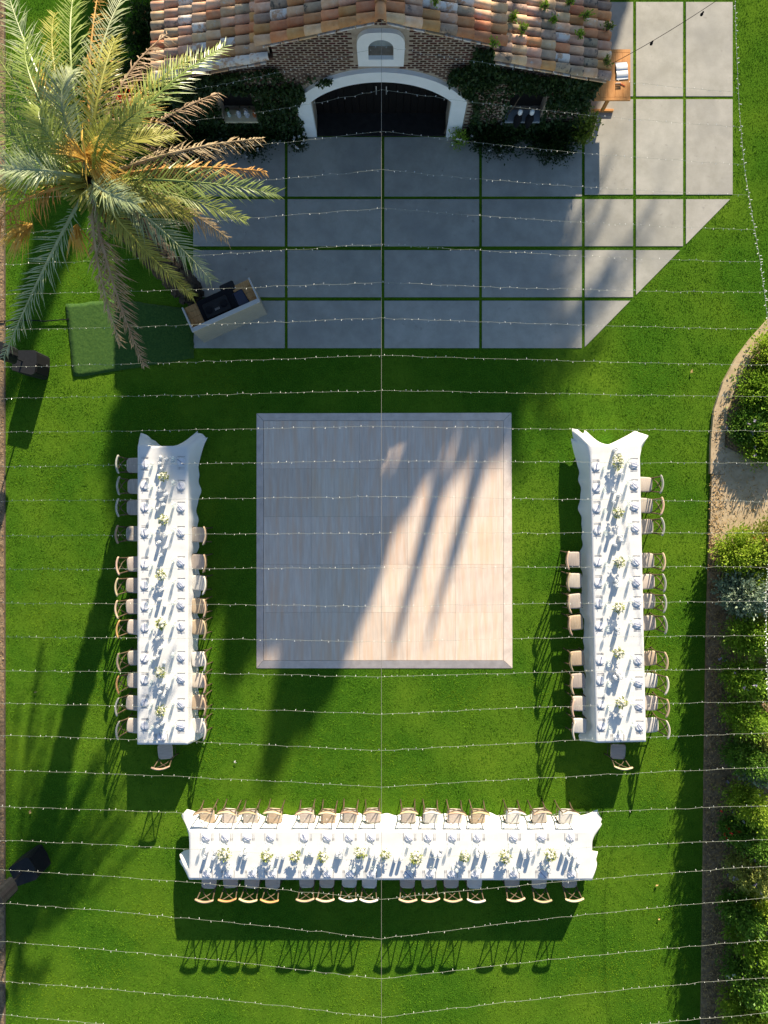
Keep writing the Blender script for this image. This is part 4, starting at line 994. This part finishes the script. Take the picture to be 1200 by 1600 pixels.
# ------------------------------------------------------------------ flowers and candles
def bouquet(px_, py_, w, label, sx=1.0, sy=1.0, green=.5):
    c = P(px_, py_, TT + .12); c = P(px_, py_, TT + .12); base = Vector((c.x, c.y, TT))
    t = tag(empty('flower_arrangement', base), label, 'flowers', 'low flower arrangements down the tables')
    MB().lathe([(.04, 0), (.06, .02), (.07, .09), (.055, .1), (.0, .09)], n=14).build('vase', m_white, t, True)
    K = int(26 * w); d = ranvec(K); d[:, 2] = np.abs(d[:, 2]); cen = d * np.array([.13 * sx, .13 * sy, .10]) * w * rng.uniform(.5, 1.05, (K, 1)) + np.array([0, 0, .16])
    mb = MB()
    for q in cen:
        r = random.uniform(.016, .034); mb.lathe([(0, -r * .8), (r * .8, -r * .4), (r, 0), (r * .75, r * .5), (r * .3, r * .65), (0, r * .4)], tuple(q), 7)
    mb.build('blooms', m_cream, t)['kind'] = 'stuff'
    n_ = int(170 * w * (green + .3)); d = ranvec(n_); d[:, 2] = np.abs(d[:, 2]) * .8; cen = d * np.array([.13 * sx, .13 * sy, .12]) * w * rng.uniform(.4, 1.1, (n_, 1)) + np.array([0, 0, .13])
    V, Q = leaf_cloud(cen, d, .06, .03, .5); put('leaves', np_mesh('leaves', V, Q, m_leafy), t)
FL = [(256, 745, .8, 'A'), (256, 812, .85, 'A'), (252, 898, .85, 'A'), (252, 974, .9, 'A'), (251, 1050, .9, 'A'), (252, 1110, .9, 'A'),
      (964, 722, 1.15, 'B'), (965, 802, .9, 'B'), (967, 878, .85, 'B'), (966, 950, .85, 'B'), (966, 1020, .9, 'B'), (970, 1097, .95, 'B')]
oi_ = {'A': 0, 'B': 0, 'C': 0}
for (x, y, w, k) in FL:
    i = oi_[k]; oi_[k] += 1
    lab = 'large oval cream and white bouquet at the top of the right table' if (k == 'B' and i == 0) else 'cream and green bouquet, %s from the top on the %s table' % (ORD[i], 'left' if k == 'A' else 'right')
    bouquet(x, y, w, lab, .75 if w > 1 else .95, 1.25 if w > 1 else 1)
for i, (x, y, w) in enumerate([(351, 1335, 1.05), (417, 1337, .95), (461, 1337, .85), (504, 1338, .8), (563, 1332, .95), (602, 1334, .8), (650, 1340, 1), (725, 1337, .85), (789, 1338, .95), (860, 1335, 1)]):
    bouquet(x, y, w, 'cream and green bouquet, %s from the left on the bottom table' % ORD[i], green=.6)
me_cup = MB().lathe([(.040, 0), (.042, .004), (.042, .17), (.040, .17), (.039, .01), (.0, .008)], n=14).mesh('glass_cylinder', m_frost, True)
me_can = MB().lathe([(.036, .005), (.038, .15), (.028, .162), (.0, .165)], n=12).mesh('pillar', m_wax, True)
me_vot = MB().lathe([(.028, 0), (.040, .02), (.040, .07), (.03, .088), (.0, .09)], n=12).mesh('votive', m_wax, True)
cp = None
def candle(px_, py_, label, big=True):
    global cp
    p = P(px_, py_, TT + .1); p.z = TT
    if big:
        t = tag(empty('pillar_candle', p), label, 'candle', 'white candles down the middle of the tables'); put('glass_cylinder', me_cup, t); put('pillar', me_can, t)
    else: single('votive_candle', me_vot, p, 0, label, 'candle', 'white candles down the middle of the tables')
CA = [(250, 714, 0), (259, 717, 1), (249, 724, 1), (250, 732, 0), (247, 743, 0), (250, 766, 1), (259, 772, 1), (253, 780, 1), (255, 788, 1), (245, 795, 0), (246, 830, 0), (258, 836, 1), (248, 847, 1), (258, 855, 1), (251, 867, 1),
      (252, 921, 1), (249, 936, 1), (256, 947, 0), (247, 997, 1), (250, 1013, 1), (246, 1025, 1), (240, 1030, 0), (255, 1037, 0), (255, 1068, 1), (262, 1075, 1), (250, 1081, 1), (255, 1088, 1), (248, 1123, 1), (254, 1129, 1), (247, 1134, 1)]
CB = [(961, 703, 1), (969, 708, 0), (971, 740, 1), (960, 768, 1), (968, 774, 1), (959, 784, 1), (955, 833, 1), (969, 838, 1), (972, 845, 0), (961, 851, 1), (963, 908, 1), (962, 914, 1), (966, 917, 0), (965, 983, 1), (965, 989, 1), (962, 1047, 0), (966, 1053, 1), (969, 1059, 1), (961, 1058, 1), (969, 1118, 1), (973, 1119, 0), (955, 1070, 0)]
CC = [(323, 1330, 1), (320, 1338, 1), (336, 1330, 1), (334, 1339, 1), (377, 1334, 1), (384, 1331, 1), (384, 1339, 1), (434, 1337, 1), (443, 1338, 1), (485, 1331, 1), (479, 1337, 0), (488, 1339, 0), (527, 1334, 1), (532, 1330, 1), (532, 1337, 1), (580, 1336, 1), (588, 1338, 1), (618, 1343, 1), (627, 1341, 1), (677, 1330, 1), (680, 1337, 1), (687, 1337, 1), (690, 1330, 0), (746, 1335, 1), (751, 1330, 1), (761, 1331, 1), (762, 1337, 1),
      (817, 1330, 1), (819, 1337, 1), (828, 1328, 1), (829, 1337, 1), (881, 1334, 1), (888, 1341, 1), (892, 1333, 1), (898, 1339, 1), (905, 1350, 0)]
for nm_, L_, w_ in (('left', CA, 'top'), ('right', CB, 'top'), ('bottom', CC, 'left')):
    for i, (x, y, b) in enumerate(L_):
        o_ = ORD[i] if i < 30 else 'last but %s' % ['five', 'four', 'three', 'two', 'one', 'none'][i - 30]
        candle(x, y, '%s candle, %s from the %s on the %s table' % ('white pillar' if b else 'small white votive', o_, w_, nm_), b)

# ------------------------------------------------------------------ string lights
def string_light(c, e0, e1, zc, ze, label, i):
    rnd = random.Random(i); t = tag(empty('string_light', c), label, 'string lights', 'strings of small lights across the lawn')
    pts = []; wm = MB(); bm = MB(); n = 44
    for (a, b) in ((e0, c), (c, e1)):
        for k in range(n + (1 if b is e1 else 0)):
            u = k / n; p = a.lerp(b, u); p.z -= .22 * 4 * u * (1 - u) * .6; p.y += rnd.gauss(0, .006); p.z += rnd.gauss(0, .004); pts.append(p - c)
    wm.tube(pts, .0021, 4).build('wire', m_wire, t)
    acc = 0; nxt = .1
    for k in range(len(pts) - 1):
        seg = (pts[k + 1] - pts[k]); l = seg.length
        while acc + l > nxt:
            p = pts[k] + seg * ((nxt - acc) / l); s = rnd.choice((-1, 1)); q = p + Vector((rnd.uniform(-.01, .01), s * rnd.uniform(.012, .032), rnd.uniform(-.02, .01)))
            bm.tube([p, q], [.002, .0052], 5); nxt += rnd.uniform(.10, .24)
        acc += l
    tag(bm.build('bulb', m_bulb, t), kind='stuff')
CE = [(72, 150), (140, 203), (205, 260), (265, 307), (325, 360), (381, 410), (441, 457), (497, 513), (555, 571), (610, 620), (666, 673), (720, 727), (776, 783), (833, 834), (888, 888), (948, 942), (1003, 994), (1058, 1048), (1116, 1098), (1173, 1151), (1230, 1205), (1287, 1262), (1346, 1315), (1405, 1360), (1467, 1411), (1530, 1474), (1590, 1535), (1655, 1588)]
ZC, ZE = 4.35, 3.3
def edge_x(py_, right):
    # sides of the light canopy: bowed cable at the right, border posts at the left
    if not right: return -170
    if py_ < 480: return 1148 + (py_ / 480) ** 1.6 * 48
    if 880 < py_ < 1110: return 1197 + abs(py_ - 930) * .02
    return 1390
for i, (yc, ye) in enumerate(CE):
    ye_r = ye + (0 if yc < 500 else random.uniform(-4, 1))
    zc = ZC if i else 4.2
    xr = edge_x(ye_r, True); ye2 = yc + (ye_r - yc) * (xr - 596) / 604
    ye_l = yc + (ye + random.uniform(0, 4) - yc) * 766 / 600 if i > 1 else ye
    c = P(596, yc, zc); e0 = P(-170 if i > 1 else 236, ye_l if i > 1 else ye - (8 if i else 0), ZE); e1 = P(xr if i > 0 else 1150, ye2, ZE)
    string_light(c, e0, e1, zc, ZE, 'thin string of tiny white bulbs, %s from the house' % ORD[i], i)
cb = MB().tube([P(596, 26, 4.38) + Vector((0, 0, .0)), P(596, 400, 4.33), P(596, 900, 4.31), P(596, 1400, 4.33), P(596, 1720, 4.36)], .0035, 6)
tag(cb.build('ridge_cable', m_cable), 'straight steel cable from the gable down the middle, carrying the strings', 'cable')
def bow(pts, name, label):
    w = MB().tube([P(x, y, ZE + .01) for x, y in pts], .004, 6).build(name, m_wire); tag(w, label, 'cable'); b = MB(); rnd = random.Random(4)
    for k in range(len(pts) - 1):
        for q in range(14):
            u = q / 14; x, y = pts[k][0] + (pts[k + 1][0] - pts[k][0]) * u, pts[k][1] + (pts[k + 1][1] - pts[k][1]) * u
            a = P(x, y, ZE + .01); b.tube([a, a + Vector((rnd.uniform(-.05, .05), rnd.uniform(-.03, .03), .01))], [.004, .008], 5)
    tag(b.build('bulb', m_bulb, w), kind='stuff')
bow([(1148, -30), (1150, 60), (1155, 170), (1163, 262), (1176, 340), (1188, 410), (1196, 470), (1206, 560), (1218, 640)], 'side_cable', 'bowed cable wrapped in white bulbs, upper right of the lawn')
bow([(1222, 760), (1206, 850), (1198, 905), (1197, 960), (1198, 1020), (1200, 1090), (1210, 1160), (1222, 1230)], 'side_cable', 'bowed cable wrapped in white bulbs over the border shrubs')
fs = MB(); fp = [P(947, 104, 2.6).lerp(P(1130, -6, 3.2), u / 12) - Vector((0, 0, .12 * 4 * (u / 12) * (1 - u / 12))) for u in range(13)]
fo = tag(fs.tube(fp, .006, 5).build('festoon_cable', m_black2), 'dark cable with two dark bulbs from the eave over the patio', 'cable')
for (x, y, z) in ((1019, 66, 2.78), (1098, 20, 3.0)):
    p = P(x, y, z); M2 = MB().lathe([(.0, -.09), (.028, -.07), (.032, -.04), (.018, -.01), (.018, .03), (.0, .035)], tuple(p), 10); M2.build('bulb', m_black2, fo, True)
for (x, y) in ((-172, 300), (-172, 800), (-172, 1250), (1392, 700), (1392, 1250), (1392, 1590), (-172, 1590)):
    b = P(x, y, ZE); o = MB().tube([(0, 0, 0), (0, 0, ZE + .05)], .035, 8).build('light_post', m_stem); o.location = (b.x, b.y, 0)
    tag(o, 'wooden post %s of the lawn holding the light strings, %s' % ('left' if x < 0 else 'right', {300: 'by the palm', 800: 'level with the dance floor', 1250: 'near the lower speaker', 700: 'by the path', 1590: 'at the bottom corner'}[y]), 'post', 'posts holding the light strings')

# ------------------------------------------------------------------ DJ desk
m_wwood2 = mat('grey_white_rim', (.50, .49, .45), rough=.6); a0, a1 = P(319, 535.6), P(418, 491); ax = (a1 - a0).normalized(); rzD = math.atan2(ax.y, ax.x); Ld = (a1 - a0).length; dn = Vector((-ax.y, ax.x, 0)); Dd = .62
cD = (a0 + a1) / 2 + dn * Dd / 2; desk = tag(empty('dj_desk', cD, rzD), 'whitewashed wooden desk with open honey-coloured worktop on the patio corner', 'desk')
MB().bbox((0, -Dd / 2 + .02, .55), (Ld, .05, 1.10), .006).build('front_panel', m_wwood, desk)
MB().bbox((0, -Dd / 2 + .03, 1.112), (Ld + .01, .10, .022), .005).build('rim', m_wwood2, desk)
for s in (-1, 1):
    MB().bbox((s * (Ld / 2 - .015), .025, .55), (.03, Dd - .055, 1.09), .005).build('side_panel', m_wwood, desk)
    MB().bbox((s * (Ld / 2 - .015), .04, 1.108), (.038, Dd - .09, .02), .005).build('rim', m_wwood2, desk)
for k in range(4): MB().bbox((0, -.17 + .148 * k - .01, .93), (Ld - .07, .143, .03), .004).build('worktop_board', m_woodt, desk)
WD = .946
def on_desk(x, y, z=0): return cD + ax * x + dn * y + Vector((0, 0, WD + z))
o = MB().bbox((0, 0, .02), (.92, .62, .04), .03).build('black_cloth_mat', m_black2); o.location = on_desk(-.07, .04); o.rotation_euler = (0, 0, rzD); tag(o, 'black cloth-covered equipment case filling the middle of the desk', 'case')
mx = tag(empty('dj_controller', on_desk(-.12, .02, .042), rzD), 'flat black mixing controller on the black case', 'mixer')
MB().bbox((0, 0, .02), (.62, .36, .04), .015).build('body', m_black, mx)
for s in (-1, 1): MB().lathe([(.09, .04), (.09, .055), (.0, .056)], (s * .19, 0, 0), 18).build('jog_wheel', m_black2, mx, True)
for k in range(5): MB().box((-.05 + .025 * k, -.05, .045), (.008, .05, .012)).build('fader', m_silver, mx)
lt = tag(empty('laptop', on_desk(.48, -.02, .0), rzD + .12), 'dark laptop case with rounded corners at the end of the desk', 'laptop')
MB().bbox((0, 0, .012), (.29, .40, .022), .03).build('base', m_black, lt); MB().bbox((0, 0, .031), (.27, .38, .014), .03).build('lid', mat('slate_lid', (.035, .045, .075), rough=.4), lt)
MB().bbox((0, 0, .012), (.03, .12, .004), .01)
o = MB().bbox((0, 0, .03), (.36, .24, .06), .03).build('equipment_bag', m_black); o.location = on_desk(.30, .36, -.05); o.rotation_euler = (0, 0, rzD); tag(o, 'small black bag poking out behind the desk', 'bag')
st = MB().box((0, 0, .44), (.3, .2, .88)); o = st.build('bag_stand', m_black2); o.location = cD + ax * .30 + dn * .40; o.rotation_euler = (0, 0, rzD); tag(o, 'black draped stand behind the desk', 'stand')
# artificial turf mat
tp = [(104, 477), (150, 470), (185, 466), (230, 480), (290, 490), (303, 500), (302, 560), (240, 572), (170, 583), (118, 588), (110, 540)]
tw = [P(*q) for q in tp]; mt = MB(); n_ = 26; vs = []; idm = {}
x0, x1, y0, y1 = 100, 306, 462, 592
for i in range(n_ + 1):
    for j in range(18):
        u, v = i / n_, j / 17
        top = np.interp(x0 + (x1 - x0) * u, [104, 160, 185, 303], [476, 470, 468, 484]); bot = np.interp(x0 + (x1 - x0) * u, [118, 303], [588, 560])
        xx = 104 + (303 - 104) * u + 12 * v * (1 - u); yy = top + (bot - top) * v; q = P(xx, yy)
        vs.append((q.x + random.uniform(-.01, .01), q.y + random.uniform(-.01, .01), .020 + .012 * (1 + math.sin(u * 40 + v * 9)) * math.exp(-5 * u) + .005 * random.random() + .012 * math.exp(-((u) / .05) ** 2)))
for i in range(n_):
    for j in range(17): mt.f.append((i * 18 + j, i * 18 + j + 1, (i + 1) * 18 + j + 1, (i + 1) * 18 + j))
mt.v = vs; B_ = len(vs); vs2 = [(a, b, .0) for a, b, c in vs]
ring = [i * 18 for i in range(n_ + 1)] + [n_ * 18 + j for j in range(1, 18)] + [i * 18 + 17 for i in range(n_ - 1, -1, -1)] + [j for j in range(16, 0, -1)]
mt.v = vs + [(vs[k][0], vs[k][1], .0) for k in ring]; R_ = len(ring)
for k in range(R_): j = (k + 1) % R_; mt.f.append((ring[k], ring[j], B_ + j, B_ + k))
tag(mt.build('turf_mat', m_turf, smooth=True), 'wrinkled dark green artificial turf mat lying beside the desk', 'mat')
tag(MB().tube([P(-20, 503, .05), P(20, 501, .06), P(45, 500, .06), P(70, 502, .055), P(90, 500, .06), P(108, 499, .07)], .014, 6).build('power_cable', m_black2), 'black cable running from the border to the green mat', 'cable')

# ------------------------------------------------------------------ speakers
def speaker(c, face, label):
    rz = math.atan2(face.y, face.x); t = tag(empty('speaker_stack', c, rz), label, 'speaker', 'black speaker stacks at the left of the lawn')
    m = MB(); pr = [(-.28, -.24), (.20, -.30), (.27, -.26), (.30, 0), (.27, .26), (.20, .30), (-.28, .24)]
    m.prism(pr, .02, .70).build('bass_cabinet', m_black, t)
    MB().prism([(.21, -.27), (.29, -.22), (.315, 0), (.29, .22), (.21, .27)], .06, .66).build('grille', m_black2, t)
    MB().tube([(-.05, 0, .70), (-.05, 0, 1.35)], .02, 8).build('pole', m_black, t)
    MB().prism([(-.20, -.13), (.12, -.19), (.17, -.15), (.19, 0), (.17, .15), (.12, .19), (-.20, .13)], 1.35, 2.0).build('speaker_box', m_black, t)
    MB().prism([(.16, -.14), (.20, 0), (.16, .14)], 1.39, 1.96).build('grille', m_black2, t)
    for s in (-1, 1): MB().tube([(-.1, s * .13, 1.99), (-.1, s * .05, 2.03), (0, s * .05, 2.03), (.02, s * .1, 1.99)], .012, 5).build('handle', m_black2, t)
speaker(P(60, 574), P(600, 640) - P(60, 574), 'black speaker on a bass cabinet by the left border, near the green mat')
speaker(P(58, 1341), P(600, 1070) - P(58, 1341), 'black speaker on a bass cabinet by the left border, lower corner of the lawn')

# ------------------------------------------------------------------ guest book table
q0, q1 = P(926, 77, .78), P(985, 157, .78); cx, cy = (q0.x + q1.x) / 2, (q0.y + q1.y) / 2; Wt, Lt = abs(q1.x - q0.x), abs(q0.y - q1.y)
gt = tag(empty('trestle_table', (cx, cy, 0)), 'honey wood trestle table beside the house under the eave', 'table')
for k in range(5): MB().bbox((-Wt / 2 + Wt * (k + .5) / 5, 0, .765), (Wt / 5 - .003, Lt - .16, .035), .004).build('table_plank', m_wood, gt)
for s in (-1, 1): MB().bbox((0, s * (Lt / 2 - .038), .765), (Wt, .076, .035), .004).build('end_board', m_wood, gt)
for s in (-1, 1):
    y = s * (Lt / 2 - .17)
    MB().prism([(-.30, 0), (.30, 0), (.30, .04), (.10, .16), (-.10, .16), (-.30, .04)], 0, .06).v
    m = MB(); pr = [(-.3, .747), (.3, .747), (.3, .70), (.09, .58), (-.09, .58), (-.3, .70)]
    m.add([(a, y - .025, b) for a, b in pr] + [(a, y + .025, b) for a, b in pr], [(0, 1, 2, 3, 4, 5)[::-1], (6, 7, 8, 9, 10, 11)] + [(i, (i + 1) % 6, 6 + (i + 1) % 6, 6 + i) for i in range(6)]); m.build('trestle_head', m_wood, gt)
    MB().bbox((0, y, .31), (.09, .05, .56), .006).build('leg', m_wood, gt); MB().bbox((0, y, .045), (.56, .06, .07), .01).build('foot', m_wood, gt)
MB().bbox((0, 0, .42), (.05, Lt - .4, .08), .006).build('stretcher', m_wood, gt)
bk = tag(empty('guest_book', (P(971.5, 111, .79).x, P(971.5, 111, .79).y, .784), R(4)), 'open white guest book on the wooden table', 'book')
MB().bbox((0, 0, .004), (.29, .43, .008), .003).build('cover', mat('book_cover', (.12, .10, .10), rough=.7), bk)
for s in (-1, 1):
    m = MB(); vs = []
    for i in range(7):
        u = i / 6; z = .012 + .030 * math.sin(min(1, u * 1.15 + .05) * math.pi) ** .7 * (1 - u * .3)
        for x in (-.138, .138): vs.append((x, s * (.004 + .2 * u), z))
    vs += [(-.138, s * .204, .008), (.138, s * .204, .008)]
    m.add(vs, [(2 * i, 2 * i + 1, 2 * i + 3, 2 * i + 2)[::s] for i in range(7)]).build('pages', m_white, bk)
for i, (x, y, r, m, lb) in enumerate(((966, 130, .02, m_silver, 'grey pen on the wooden table, topmost of the row'), (966, 134, -.05, m_black2, 'dark green pen in the middle of the row'), (966, 137.5, .04, m_black, 'black pen, lowest of the row'), (973, 132.5, -.5, m_red, 'red pen lying askew beside the other pens'))):
    o = MB().tube([(-.07, 0, 0), (.055, 0, 0), (.07, 0, 0)], [.006, .007, .003], 6).build('pen', m); p = P(x, y, .79); o.location = (p.x, p.y, .791); o.rotation_euler = (0, 0, r); tag(o, lb, 'pen', 'pens by the guest book')
